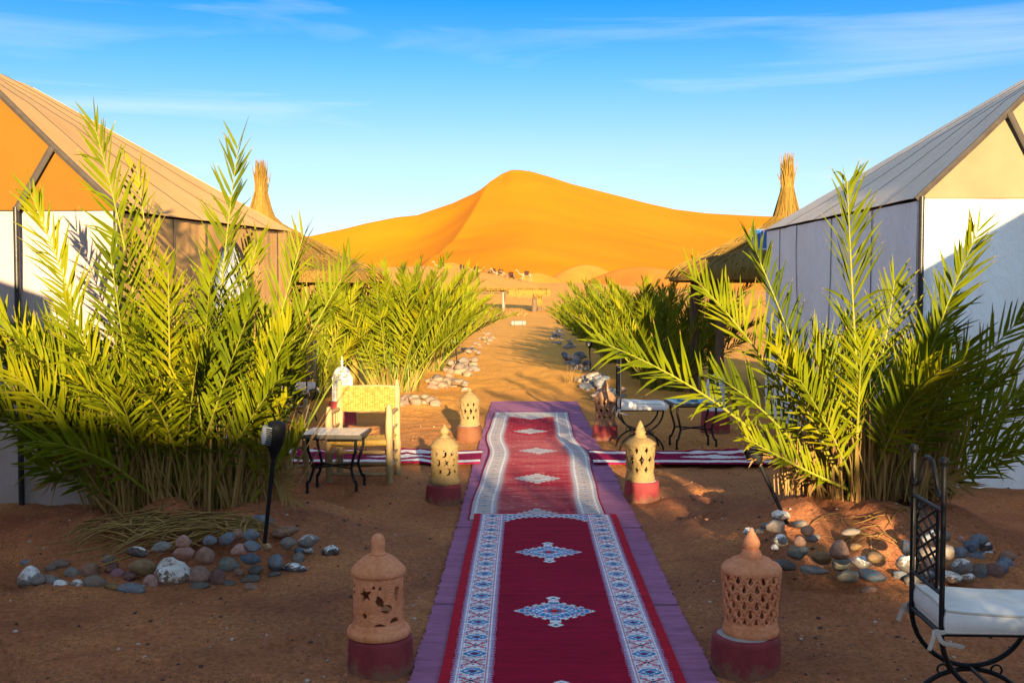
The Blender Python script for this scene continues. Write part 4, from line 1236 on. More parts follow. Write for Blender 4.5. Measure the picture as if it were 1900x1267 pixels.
left_named = [
    ((300, 955), (268, 560), (176, 236), (7.2, 7.0, 6.8), (.15, -1, .2), .95),
    ((390, 955), (395, 600), (442, 272), (7.2, 7.0, 6.85), (-.1, -1, .2), .95),
    ((250, 950), (160, 600), (58, 362), (7.3, 7.1, 7.0), (.3, -1, .3), .9),
    ((290, 950), (300, 620), (255, 316), (7.3, 7.3, 7.2), (.0, -1, .2), .9),
    ((318, 955), (316, 700), (312, 500), (7.0, 6.6, 6.3), (.0, -1, .25), 1.0),
    ((420, 950), (500, 660), (562, 440), (7.2, 7.2, 7.2), (-.25, -1, .3), .95),
    ((440, 950), (535, 680), (650, 490), (7.2, 7.1, 7.0), (-.3, -1, .4), .95),
    ((450, 950), (505, 740), (570, 560), (7.1, 6.9, 6.7), (-.3, -1, .5), .8),
    ((230, 950), (90, 700), (-40, 545), (7.2, 7.0, 6.8), (.3, -1, .5), .95),
    ((210, 950), (80, 790), (-50, 640), (7.1, 6.8, 6.6), (.3, -1, .6), .95),
    ((230, 935), (110, 830), (-30, 752), (7.0, 6.7, 6.4), (.2, -1, .8), .9),
    ((450, 945), (490, 830), (530, 745), (7.0, 6.8, 6.6), (-.2, -1, .7), .7),
    ((360, 945), (425, 640), (478, 450), (7.3, 7.4, 7.4), (-.2, -1, .2), .95),
    ((340, 950), (395, 760), (470, 560), (7.0, 6.7, 6.4), (-.2, -1, .4), .95),
    ((270, 950), (210, 760), (120, 560), (7.0, 6.7, 6.4), (.2, -1, .4), .95),
    ((290, 950), (240, 740), (205, 470), (7.1, 6.8, 6.6), (.15, -1, .3), .95),
    ((360, 950), (370, 740), (390, 520), (7.1, 6.7, 6.5), (-.05, -1, .3), .95),
    ((430, 950), (465, 760), (540, 600), (7.0, 6.75, 6.5), (-.2, -1, .4), .95),
    ((240, 950), (140, 800), (20, 690), (7.0, 6.6, 6.3), (.2, -1, .6), .9),
    ((460, 940), (520, 860), (560, 800), (6.9, 6.7, 6.5), (-.2, -1, .8), .6),
    ((250, 940), (150, 890), (60, 860), (7.0, 6.8, 6.6), (.2, -1, .8), .8),
    ((380, 950), (440, 800), (520, 700), (7.0, 6.6, 6.3), (-.2, -1, .5), .9),
]
pl_, OL, rgl = palm_big('palm_clump', -2.30, 7.3, 'dense date palm clump in front of the brown tent', left_named, 84, 12, 1, .62, .38, hmax=1.75)

for (px0, py0, px1, py1, px2, py2, Y0) in ((250, 930, 170, 800, 90, 900, 6.9), (430, 930, 480, 830, 545, 930, 6.9), (1650, 950, 1700, 860, 1790, 905, 6.95), (1560, 950, 1500, 850, 1400, 845, 6.9)):
    T_, O_ = (pl_, OL) if px0 < 900 else (pr, OR)
    frond_mb(at(px0, py0, Y0 + .2) - O_, at(px1, py1, Y0) - O_, at(px2, py2, Y0 - .2) - O_, (0, -1, .6), .30, 18, .018, rgl, s0=.3).build('dry_frond', [M_LEAF_DRY, M_DRY, M_DRY], T_, angle=60)
# reeds and straw at the foot of the two clumps
def part_stuff(mb, name, mat, parent, label=None):
    o = mb.build(name, mat, parent, angle=None); o['kind'] = 'stuff'
    if label: o['label'] = label
    return o
rg = random.Random(21)
part_stuff(reed_mb(900, (.02, -.10, -.02), (.70, .46), (.25, .85), .2, rg, .013, .6), 'dry_reeds', M_DRY, pl_)
part_stuff(reed_mb(260, (.0, .0, -.02), (.62, .36), (.5, 1.35), .16, rg, .014, .3), 'green_reeds', M_REED, pl_)
mb = MB()          # straw bent over and lying on the mound
for i in range(150):
    a = gnd(rg.uniform(300, 500), rg.uniform(955, 995), .2); b = gnd(rg.uniform(30, 240), 1000 + rg.uniform(0, 60), .1)
    if rg.random() < .35: a, b = gnd(rg.uniform(150, 520), 960 + rg.uniform(0, 30), .2), gnd(rg.uniform(90, 560), 985 + rg.uniform(0, 45), .16)
    b = a.lerp(b, rg.uniform(.35, 1.0))
    c = a.lerp(b, .5) + Vector((rg.uniform(-.1, .1), rg.uniform(-.2, .12), rg.uniform(.0, .16)))
    pts = []
    for k in range(7):
        p = bez(a, c, b, k / 6); p.z = max(p.z, gh(p.x, p.y) + .012); pts.append(p - OL)
    mb.tube(pts, [.0055 * rg.uniform(.6, 1.2)] * 6 + [.001], 3)
part_stuff(mb, 'fallen_straw', M_DRY, pl_)
part_stuff(reed_mb(620, (.06, -.08, -.02), (.50, .30), (.35, .8), .11, rg, .015, .25), 'dry_reeds', M_DRY, pr)
part_stuff(reed_mb(60, (-.50, -.04, -.02), (.12, .08), (.2, .5), .15, rg, .012, .3), 'dry_reeds', M_DRY, pr)
part_stuff(reed_mb(160, (.0, .0, -.02), (.5, .3), (.5, 1.2), .2, rg, .014, .3), 'green_reeds', M_REED, pr)
mb = MB()
for i in range(26):
    a = gnd(rg.uniform(1560, 1720), rg.uniform(965, 990), .19); d = Vector((rg.uniform(-.3, .3), rg.uniform(-.3, .1), 0))
    pts = [a + d * (k / 5) for k in range(6)]
    for k, p in enumerate(pts): p.z = gh(p.x, p.y) + .006 + .012 * math.sin(math.pi * k / 5)
    mb.tube([p - OR for p in pts], [.0032] * 5 + [.001], 3)
part_stuff(mb, 'fallen_straw', M_DRY, pr)
# flowering spike of the reeds beside the brown tent
p0 = at(472, 640, 7.25) - OL; p1 = at(478, 490, 7.2) - OL
sp = MB().tube([p0, p0.lerp(p1, .5), p1], [.005, .004, .002], 5)
for i in range(120):
    q = p0.lerp(p1, .35 + .65 * rg.random()); d = Vector((rg.uniform(-1, 1), rg.uniform(-1, 1), rg.uniform(.6, 2))).normalized()
    sp.tube([q, q + d * .02, q + d * .04], [.003, .004, .001], 3)
sp.build('seed_spike', M_DRY, pl_)

# rows of young palms along the path: six built, the rest copied
def palm_row_mesh(seed, nf, hmax):
    rg = random.Random(seed)
    out = []
    for i in range(nf):
        a = 2 * math.pi * (i * .618 + rg.uniform(-.06, .06)); q = math.sqrt(rg.random())
        P0 = Vector((.3 * q * math.cos(a), .3 * q * math.sin(a), -.03))
        ln = hmax * rg.uniform(.72, 1.12)
        tilt = R(rg.uniform(6, 26) + 34 * rg.random() ** 1.4)
        d = Vector((math.cos(a) * math.sin(tilt), math.sin(a) * math.sin(tilt), math.cos(tilt)))
        o_ = Vector((math.cos(a), math.sin(a), 0))
        P2 = P0 + d * ln + o_ * (.2 * ln * rg.random()); P1 = P0 + (d * .55 + UP * .1) * ln
        N = -o_ * .6 + UP * .6 + Vector((rg.uniform(-.7, .7), -rg.uniform(0, 1.0), 0))
        mb = frond_mb(P0, P1, P2, N, .42, int(20 * ln / 1.6 + 8), .026, rg, s0=.2, fine=False, r0=.012)
        out.append(mb.mesh('frond', [M_LEAF, M_RACHIS], True, 60))
    rd = reed_mb(90, (0, 0, -.03), (.42, .36), (.3, .8), .2, rg, .02, .4).mesh('dry_reeds', M_DRY, True, None)
    gr = reed_mb(110, (0, 0, -.03), (.45, .4), (.5, 1.3), .2, rg, .022, .35).mesh('green_reeds', M_REED, True, None)
    return out, rd, gr
ROWP = [palm_row_mesh(100 + k, 27, 1.95) for k in range(5)]
def row_palm(x, y, k, rz, sc, label, group):
    fr, rd, gr = ROWP[k % 5]
    t = empty('young_palm', (x, y, gh(x, y) - .02), rz, label, 'palm', group)
    t.scale = (sc, sc, sc)
    for me in fr: link('frond', me, t)
    link('dry_reeds', rd, t)['kind'] = 'stuff'
    link('green_reeds', gr, t)['kind'] = 'stuff'
rg = random.Random(5)
ORD = ['first', 'second', 'third', 'fourth', 'fifth', 'sixth', 'seventh', 'eighth', 'ninth', 'tenth', 'eleventh']
for sx, nm, ys_, x0 in ((-1, 'left', (16.9, 18.9, 21.0, 23.4, 26.2, 29.4, 33.2, 37.6, 42.8), 2.02), (1, 'right', (17.8, 19.6, 21.6, 24.0, 27.0, 30.5, 34.5, 39.0, 44.0), 2.22)):
    for i, y in enumerate(ys_):
        row_palm(sx * (x0 + rg.uniform(-.1, .15) + (.018 if sx < 0 else -.004) * (y - 17)), y, i + (2 if sx > 0 else 0), rg.uniform(0, 6.28), rg.uniform(.93, 1.05) * (.97 if sx > 0 else 1.04) * (1 - (.46 if sx < 0 else .36) * max(0, y - 20) / 24), '%s young palm of the row %s of the sandy path, counting from the near end' % (ORD[i], nm), 'young palms lining the path')
row_palm(-3.35, 16.4, 3, 1.0, .9, 'young palm between the thatched shelter and the left palm row', 'young palms beside the shelters')
row_palm(3.95, 25.5, 1, 2.0, .95, 'sunlit young palm seen between the right palm row and the shelter posts', 'young palms beside the shelters')
row_palm(2.15, -1.6, 0, .7, .95, 'young palm added for dappled shade behind the viewpoint beside the right tents', 'young palms added behind the viewpoint for dappled shade')  # two unseen palms added to break up the shade on the carpets
row_palm(-1.0, -4.5, 2, 2.7, 1.0, 'young palm added for dappled shade behind the viewpoint beside the left tents', 'young palms added behind the viewpoint for dappled shade')
# ------------------------------------------------------------------ stones
def stone_mat(name, paint):
    m_, ns, ls, b = nmat(name)
    tc = node(ns, 'ShaderNodeTexCoord'); P = tc.outputs['Object']
    oi = node(ns, 'ShaderNodeObjectInfo')
    # shift the noise per stone so that no two look alike
    off = node(ns, 'ShaderNodeVectorMath', operation='SCALE'); off.inputs[3].default_value = 37.0
    cmb = node(ns, 'ShaderNodeCombineXYZ')
    for k in range(3): ls.new(oi.outputs['Random'], cmb.inputs[k])
    ls.new(cmb.outputs[0], off.inputs[0])
    av = node(ns, 'ShaderNodeVectorMath', operation='ADD'); ls.new(P, av.inputs[0]); ls.new(off.outputs[0], av.inputs[1])
    n1 = node(ns, 'ShaderNodeTexNoise', Scale=2.2, Detail=7.0, Roughness=.65); ls.new(av.outputs[0], n1.inputs['Vector'])
    r1 = node(ns, 'ShaderNodeMapRange'); r1.inputs[1].default_value = .3; r1.inputs[2].default_value = .7; r1.inputs[3].default_value = .6; r1.inputs[4].default_value = 1.35
    ls.new(n1.outputs[0], r1.inputs[0])
    mx = node(ns, 'ShaderNodeMix', data_type='RGBA', blend_type='MULTIPLY'); mx.inputs[0].default_value = 1
    ls.new(oi.outputs['Color'], mx.inputs[6]); ls.new(r1.outputs[0], mx.inputs[7])
    out = mx.outputs[2]
    if paint:
        n2 = node(ns, 'ShaderNodeTexNoise', Scale=1.5, Detail=9.0, Roughness=.72); ls.new(av.outputs[0], n2.inputs['Vector'])
        sp = node(ns, 'ShaderNodeSeparateXYZ'); ls.new(P, sp.inputs[0])
        ad = node(ns, 'ShaderNodeMath', operation='MULTIPLY_ADD'); ad.inputs[1].default_value = .16; ls.new(sp.outputs['Z'], ad.inputs[0]); ls.new(n2.outputs[0], ad.inputs[2])
        th = node(ns, 'ShaderNodeMapRange'); th.inputs[1].default_value = paint; th.inputs[2].default_value = paint + .03; ls.new(ad.outputs[0], th.inputs[0])
        m2 = node(ns, 'ShaderNodeMix', data_type='RGBA'); ls.new(th.outputs[0], m2.inputs[0]); ls.new(out, m2.inputs[6]); m2.inputs[7].default_value = (.74, .72, .70, 1)
        out = m2.outputs[2]
    # blown dust clinging in patches
    n9 = node(ns, 'ShaderNodeTexNoise', Scale=1.7, Detail=8.0, Roughness=.7); ls.new(av.outputs[0], n9.inputs['Vector'])
    r9 = node(ns, 'ShaderNodeMapRange'); r9.inputs[1].default_value = .46; r9.inputs[2].default_value = .66; r9.inputs[3].default_value = 0; r9.inputs[4].default_value = .7; ls.new(n9.outputs[0], r9.inputs[0])
    m9 = node(ns, 'ShaderNodeMix', data_type='RGBA'); ls.new(r9.outputs[0], m9.inputs[0]); ls.new(out, m9.inputs[6]); m9.inputs[7].default_value = (.27, .13, .07, 1)
    out = m9.outputs[2]
    ls.new(out, b.inputs['Base Color']); b.inputs['Roughness'].default_value = .72; b.inputs['Specular IOR Level'].default_value = .25
    bn = node(ns, 'ShaderNodeTexNoise', Scale=9.0, Detail=6.0); ls.new(av.outputs[0], bn.inputs['Vector'])
    bp = node(ns, 'ShaderNodeBump', Strength=.25, Distance=.06); ls.new(bn.outputs[0], bp.inputs['Height']); ls.new(bp.outputs[0], b.inputs['Normal'])
    return m_
M_STONE = stone_mat('river_stone', None)
M_STONE_P = stone_mat('paint_splashed_stone', .60)
M_STONE_W = stone_mat('whitewashed_stone', .515)

def stone_mesh(seed, rough, ang):
    bm = bmesh.new(); bmesh.ops.create_icosphere(bm, subdivisions=3, radius=1)
    rg = random.Random(seed); o = Vector((rg.uniform(0, 50), rg.uniform(0, 50), rg.uniform(0, 50)))
    planes = [(Vector((rg.gauss(0, 1), rg.gauss(0, 1), rg.gauss(0, .8))).normalized(), rg.uniform(.68, .9)) for _ in range(6)] if ang else []
    for v in bm.verts:
        d = v.co.normalized()
        r = 1 + rough * mnoise.noise(d * 1.1 + o) + rough * .35 * mnoise.noise(d * 2.6 + o)
        p = d * r
        for n, k in planes:
            e_ = p.dot(n) - k
            if e_ > 0: p -= n * e_ * .85
        v.co = p
    me = bpy.data.meshes.new('stone'); bm.to_mesh(me); bm.free()
    me.polygons.foreach_set('use_smooth', [True] * len(me.polygons))
    if ang: me.set_sharp_from_angle(angle=R(32))
    return me
SM = {}
for key, mt in (('n', M_STONE), ('p', M_STONE_P), ('w', M_STONE_W)):
    SM[key] = []
    for k in range(7):
        me = stone_mesh(300 + k, .22 if k < 4 else .3, k >= 4); me.materials.append(mt); SM[key].append(me)

SCOL = {'b': ((.13, .17, .215), 'blue-grey', 'n'), 'B': ((.065, .125, .19), 'deep blue-grey', 'n'), 'g': ((.185, .175, .165), 'grey', 'n'), 'g2': ((.17, .135, .115), 'brownish grey', 'n'), 'gr': ((.17, .185, .165), 'greenish grey', 'n'), 'dg': ((.10, .105, .105), 'dark grey', 'n'), 'br': ((.26, .15, .11), 'brown', 'n'), 'm': ((.16, .085, .08), 'maroon', 'n'), 'p': ((.28, .13, .17), 'purple', 'n'), 'pk': ((.42, .24, .215), 'pink', 'n'), 'pk2': ((.36, .19, .155), 'rosy', 'n'), 'pb': ((.34, .205, .165), 'pinkish brown', 'n'), 'o': ((.25, .165, .085), 'ochre', 'n'), 'o2': ((.21, .13, .055), 'dull ochre', 'n'), 'y': ((.42, .30, .17), 'yellowish', 'n'), 'lt': ((.36, .29, .24), 'pale brown', 'n'),
        'w': ((.20, .19, .19), 'whitewashed', 'w'), 'W': ((.20, .14, .10), 'white-splashed', 'w'), 'gw': ((.19, .185, .18), 'grey white-spotted', 'p'), 'dw': ((.045, .05, .06), 'dark white-streaked', 'p'), 'bw': ((.10, .14, .18), 'blue-grey white-spotted', 'p')}
LS = [(150,295,70,35,'b'),(150,365,110,100,'w'),(200,385,70,60,'g'),(262,390,110,60,'g'),(320,408,75,35,'w'),(412,408,65,40,'w'),(505,400,105,75,'g2'),(385,345,75,55,'g'),(475,335,90,90,'br'),(265,325,60,50,'g2'),(320,300,90,50,'g2'),(575,275,60,40,'g'),(590,325,70,80,'m'),(622,352,80,50,'p'),(693,365,65,50,'m'),(763,310,125,80,'o'),(735,235,110,50,'dw'),(805,393,80,75,'pk'),(700,430,120,65,'b'),(600,425,90,40,'o2'),(910,345,185,165,'W'),(860,207,90,55,'g'),(977,180,75,60,'pk2'),(975,245,110,75,'pk2'),(1093,255,95,85,'br'),(1055,357,125,100,'pb'),(1160,370,75,95,'m'),(1060,420,95,40,'dg'),(1213,305,105,85,'gr'),(1120,175,70,45,'b'),(1207,162,85,60,'b'),(1267,140,50,60,'br'),(1338,145,75,65,'b'),(1345,205,90,55,'b'),(1280,225,90,60,'pk'),(1335,272,95,60,'B'),(1225,407,60,35,'dg'),(1360,335,70,50,'dg'),(1335,382,100,45,'dg'),(1335,425,70,40,'br'),(1275,347,55,25,'br'),(1467,290,75,80,'b'),(1535,187,70,65,'g'),(1425,207,40,35,'y'),(1645,175,100,65,'gw'),(1590,270,60,60,'g'),(1597,230,50,35,'B'),(1640,225,60,35,'w'),(1570,325,130,55,'dw'),(1460,360,65,30,'dg'),(1765,235,90,70,'dw'),(1520,130,130,55,'br'),(1400,62,110,55,'b')]
RS = [(40,160,80,50,'w'),(140,125,60,40,'g'),(105,165,60,35,'g'),(215,125,130,85,'lt'),(255,50,120,60,'w'),(385,108,90,45,'g'),(435,155,80,70,'br'),(468,205,95,55,'g'),(725,165,105,45,'g'),(252,220,95,75,'gw'),(210,280,50,25,'w'),(380,232,75,70,'br'),(370,290,120,105,'gr'),(540,335,120,85,'o2'),(655,285,110,120,'br'),(755,270,80,35,'o2'),(670,370,120,115,'gr'),(800,370,120,75,'gw'),(893,335,115,70,'o'),(280,385,130,70,'dg'),(480,425,190,60,'g'),(705,465,150,80,'gr'),(872,460,180,75,'B'),(850,560,90,55,'br'),(1115,265,90,95,'b'),(1125,370,140,110,'gw'),(1075,460,110,65,'b'),(1160,495,125,90,'g'),(1255,295,140,70,'g'),(1385,300,90,95,'g'),(1285,380,80,100,'g'),(1265,455,120,60,'b'),(1245,205,80,60,'b'),(1345,185,110,70,'g'),(1345,130,80,40,'w'),(1295,180,70,60,'w'),(1485,170,130,65,'dw'),(1605,215,110,80,'b'),(1548,250,105,80,'B'),(1480,302,90,80,'b'),(1580,335,110,85,'b'),(1655,325,130,85,'bw'),(1645,265,90,60,'dw'),(1480,395,145,100,'gw'),(1415,470,150,80,'W'),(1520,475,100,60,'W'),(1590,430,150,115,'dg'),(1700,430,120,120,'m'),(1750,410,90,90,'b'),(1780,385,120,85,'b'),(1790,335,100,70,'br'),(1475,220,40,25,'pk')]

def on_ground(px, py):
    p = gnd(px, py, 0)
    for _ in range(5):
        p = gnd(px, py, gh(p.x, p.y))
    return p

NTH = ['%d%s' % (k, 'st' if k % 10 == 1 and k != 11 else 'nd' if k % 10 == 2 and k != 12 else 'rd' if k % 10 == 3 and k != 13 else 'th') for k in range(1, 80)]
def put_stones(lst, sc, x0, where, grp, seed):
    rg = random.Random(seed)
    rows = sorted(lst, key=lambda s_: s_[1])
    n = len(rows); cut1, cut2 = rows[n // 3][1], rows[2 * n // 3][1]
    cnt = {}
    for (zx, zy, w, h, c) in sorted(lst, key=lambda s_: s_[0]):
        px, py = x0 + zx / sc, 940 + (zy + h * .28) / sc
        p = on_ground(px, py)
        sx = w / sc / 2000 * p.y * .5; sz = max(h / sc / 2000 * p.y * .5, .018)
        col, cn, mk = SCOL[c]
        o = link('river_stone', rg.choice(SM[mk]))
        o.scale = (sx * 1.16, max(.75 * sx, min(sz * 1.15, sx * 1.3)), sz * 1.08)
        o.location = (p.x, p.y + sz * .35, p.z + sz * .30)
        o.rotation_euler = (rg.uniform(-.25, .25), rg.uniform(-.25, .25), rg.uniform(-.25, .25) + (math.pi if rg.random() < .5 else 0))
        o.color = (*col, 1)
        row = 'back' if zy < cut1 else ('middle' if zy < cut2 else 'front')
        cnt[row] = cnt.get(row, 0) + 1
        if c == 'W' and w > 170:
            lab = 'largest stone of the left mound, brown with white paint splashed on top'
        else:
            lab = '%s stone, %s from the left in the %s row %s' % (cn, NTH[cnt[row] - 1], row, where)
        tag(o, lab, 'stone', grp)
put_stones(LS, 2.879, 0, 'below the left palm clump', 'river stones on the left palm mound', 61)
put_stones(RS, 3.654, 1380, 'below the right palm clump', 'river stones on the right palm mound', 62)

# stones heaped along the path
rg = random.Random(77)
def heap(y0, y1, sx, n, x0, x1, where, pale):
    spots = sorted((rg.uniform(y0, y1), sx * (x0 + (x1 - x0) * rg.random() ** .8)) for _ in range(n))
    for i, (y, x) in enumerate(spots):
        r = .045 + .075 * rg.random() ** 1.5
        o = link('river_stone', rg.choice(SM['n']))
        o.scale = (r * rg.uniform(.9, 1.5), r * rg.uniform(.8, 1.1), r * rg.uniform(.5, .75))
        o.rotation_euler = (rg.uniform(-.4, .4), rg.uniform(-.4, .4), rg.uniform(0, 6.28))
        lvl = .07 if rg.random() < .25 else 0
        o.location = (x, y, gh(x, y) + r * .25 + lvl)
        cn, cc = rg.choice([('pale brown', (.22, .165, .12)), ('sandy', (.26, .19, .13)), ('greyish', (.16, .14, .125)), ('rosy', (.23, .145, .11))] if pale else [('blue-grey', (.15, .18, .22)), ('pale grey', (.27, .25, .24)), ('pinkish', (.33, .24, .21)), ('grey', (.20, .20, .21)), ('dark blue', (.10, .14, .19))])
        o.color = (*cc, 1)
        tag(o, '%s stone, %s along the heap %s' % (cn, NTH[i], where), 'stone', 'stones heaped ' + where)
heap(14.9, 15.9, -1, 16, 1.15, 1.75, 'left of the path near the chair', True)
heap(17.6, 19.2, -1, 34, .95, 1.6, 'left of the path by the first palms', True)
heap(20.4, 24.2, -1, 36, .98, 1.5, 'left of the path halfway along', True)
heap(27, 42, -1, 30, 1.0, 1.5, 'left of the path at the far end', True)
heap(15.6, 16.6, 1, 18, 1.05, 1.5, 'right of the path behind the lantern', False)
heap(17.7, 20.2, 1, 40, .95, 1.5, 'right of the path by the first palms', False)
heap(21.5, 26.5, 1, 40, .98, 1.45, 'right of the path halfway along', False)
heap(29, 43, 1, 26, 1.0, 1.5, 'right of the path at the far end', False)

# small loose gravel strewn over the camp ground (too many to count)
mb = MB()
rg = random.Random(78)
ico = bmesh.new(); bmesh.ops.create_icosphere(ico, subdivisions=1, radius=1)
iv = [v.co.copy() for v in ico.verts]; ifc = [[v.index for v in f.verts] for f in ico.faces]; ico.free()
gx, gy = [], []
for i in range(5200):
    y = 3.4 + 9.5 * rg.random() ** 1.6; x = rg.uniform(-.56, .56) * y
    if abs(x - .17) < .68: continue
    gx.append(x); gy.append(y)
gz = ground_h(np.array(gx), np.array(gy))
for x, y, z in zip(gx, gy, gz):
    r = .003 + .009 * rg.random() ** 5
    s_ = Vector((r * rg.uniform(.8, 1.5), r * rg.uniform(.8, 1.5), r * .7))
    mb.add([Vector((v.x * s_.x + x, v.y * s_.y + y, v.z * s_.z + z + r * .3)) for v in iv], ifc, rg.choice((0, 0, 0, 1, 1, 2)))
o = mb.build('gravel', [pmat('grit_dark', [(.06, .04, .032), (.10, .065, .05)], 30, rough=.9), pmat('grit_brown', [(.24, .12, .07), (.30, .16, .10)], 30, rough=.9), pmat('grit_pale', [(.40, .33, .27), (.50, .42, .36)], 30, rough=.9)], angle=None)
tag(o, 'fine loose gravel strewn over the reddish camp ground', 'gravel', kind='stuff')

# ------------------------------------------------------------------ furniture
M_WOOD = pmat('peeled_poplar', [(.26, .17, .075), (.34, .23, .11), (.40, .28, .14)], scale=6, rough=.7, bump=.3, bscale=40, stretch=(3, 3, .5), fine=(40, .12))
M_ROPE = pmat('palm_fibre_rope', [(.30, .17, .035), (.38, .225, .05), (.42, .26, .065)], scale=25, rough=.85, bump=.6, bscale=160, bdist=.004, fine=(90, .18))
M_IRON = pmat('black_wrought_iron', [(.006, .006, .008), (.012, .012, .015)], scale=18, rough=.5, bump=.12, bscale=60, spec=.25)
M_TILE = pmat('glazed_tile', [(.50, .42, .36), (.60, .52, .45), (.64, .58, .52)], scale=5, rough=.3, fine=(30, .12), spec=.5)
M_TILE_B = pmat('blue_glazed_tile', [(.16, .30, .40), (.26, .40, .48), (.40, .48, .50)], scale=5, rough=.3, fine=(30, .12), spec=.5)
M_RIM = pmat('table_rim', [(.075, .062, .055), (.10, .085, .075)], scale=9, rough=.6)
M_CUSH = pmat('offwhite_cushion', [(.62, .58, .53), (.72, .69, .65), (.76, .74, .71)], scale=5, rough=.9, bump=.35, bscale=60, bdist=.004)
M_PIPE = pmat('cushion_piping', [(.50, .44, .38), (.56, .50, .44)], scale=8, rough=.9)

def woven_chair(loc, rz, label):
    """peeled-pole armchair with woven seat and back; faces -y"""
    t = empty('woven_chair', loc, rz, label, 'chair', 'woven pole chairs beside the palm clump')
    rg = random.Random(3)
    W2, D2 = .255, .20
    def post(x, y, h, tip):
        n = 9
        pts = [(x + rg.uniform(-.004, .004), y + rg.uniform(-.004, .004), -.02 + (h + .02) * k / n) for k in range(n + 1)]
        rs = [.030 - .002 * math.sin(k * 1.7) for k in range(n + 1)]
        rs[-1] = .012 if tip else .02
        if tip:
            rs[-2] = .030; rs[-3] = .024
        MB().tube(pts, rs, 12).build('post', M_WOOD, t, angle=50)
    post(-W2, -D2, .64, False); post(W2, -D2, .66, False); post(-W2, D2, .83, True); post(W2, D2, .84, True)
    def rung(a, b, r=.015, nm='rung', sag=0):
        a, b = Vector(a), Vector(b)
        pts = [a.lerp(b, k / 6) + Vector((rg.uniform(-.003, .003), rg.uniform(-.003, .003), -sag * math.sin(math.pi * k / 6) + rg.uniform(-.003, .003))) for k in range(7)]
        MB().tube(pts, [r * .8, r, r * 1.05, r * 1.08, r * 1.05, r, r * .8], 9).build(nm, M_WOOD, t)
    for y, zs in ((-D2, (.075, .33)), (D2, (.10, .20, .33))):
        for z in zs: rung((-W2, y, z), (W2, y, z), .016)
    for x in (-W2, W2):
        for z in (.13, .22): rung((x, -D2, z), (x, D2, z + .01), .014)
        rung((x, -D2, .58), (x, D2, .585), .018, 'armrest')
        rung((x, -D2, .45), (x, D2, .45), .014)
        for k in range(3):
            y = -D2 + .1 * (k + 1); MB().tube([(x, y, .45), (x, y, .585)], .010, 8).build('spindle', M_WOOD, t)
    # woven seat: over-under strands
    def weave(nm, o_, ux, uy, nx, ny, th, amp, bow):
        mb = MB()
        nrm = ux.cross(uy).normalized()
        sx, sy = ux.length / nx, uy.length / ny
        u_, v_ = ux.normalized(), uy.normalized()
        def P(a, b): 
            return o_ + u_ * a + v_ * b + nrm * (-bow * math.sin(math.pi * a / ux.length))
        for i in range(nx):
            a = sx * (i + .5)
            pts = [P(a, sy * j * .5) + nrm * (amp * (1 if ((j // 2 + i // 2) % 2) else -1)) for j in range(2 * ny + 1)]
            mb.tube(pts, sx * .52, 5, flat=(1, .5))
        for j in range(ny):
            b = sy * (j + .5)
            pts = [P(sx * i * .5, b) + nrm * (amp * (-1 if ((j // 2 + i // 4) % 2) else 1)) for i in range(2 * nx + 1)]
            mb.tube(pts, sy * .52, 5, flat=(.5, 1))
        return mb.build(nm, M_ROPE, t, angle=60)
    weave('woven_seat', Vector((-W2, -D2 - .015, .36)), Vector((2 * W2, 0, 0)), Vector((0, 2 * D2 + .02, 0)), 24, 18, .02, .005, .02)
    bk = weave('woven_back', Vector((-W2 + .02, D2 - .02, .565)), Vector((2 * W2 - .04, 0, 0)), Vector((0, .015, .215)), 22, 12, .02, .0045, -.015)
    for z in (.57, .775): rung((-W2, D2, z), (W2, D2, z), .016)
    # rope edge wrapped round the front seat rail
    MB().tube([(-W2 + .02, -D2 - .015, .345), (0, -D2 - .017, .338), (W2 - .02, -D2 - .015, .345)], [.026, .03, .026], 10).build('seat_roll', M_ROPE, t)
    return t
woven_chair((-1.362, 9.18, gh(-1.36, 9.18)), R(-3), 'woven pole armchair behind the black-legged tile table')
woven_chair((-2.22, 9.35, gh(-2.2, 9.35)), R(62), 'woven pole armchair half hidden behind the left palm clump')

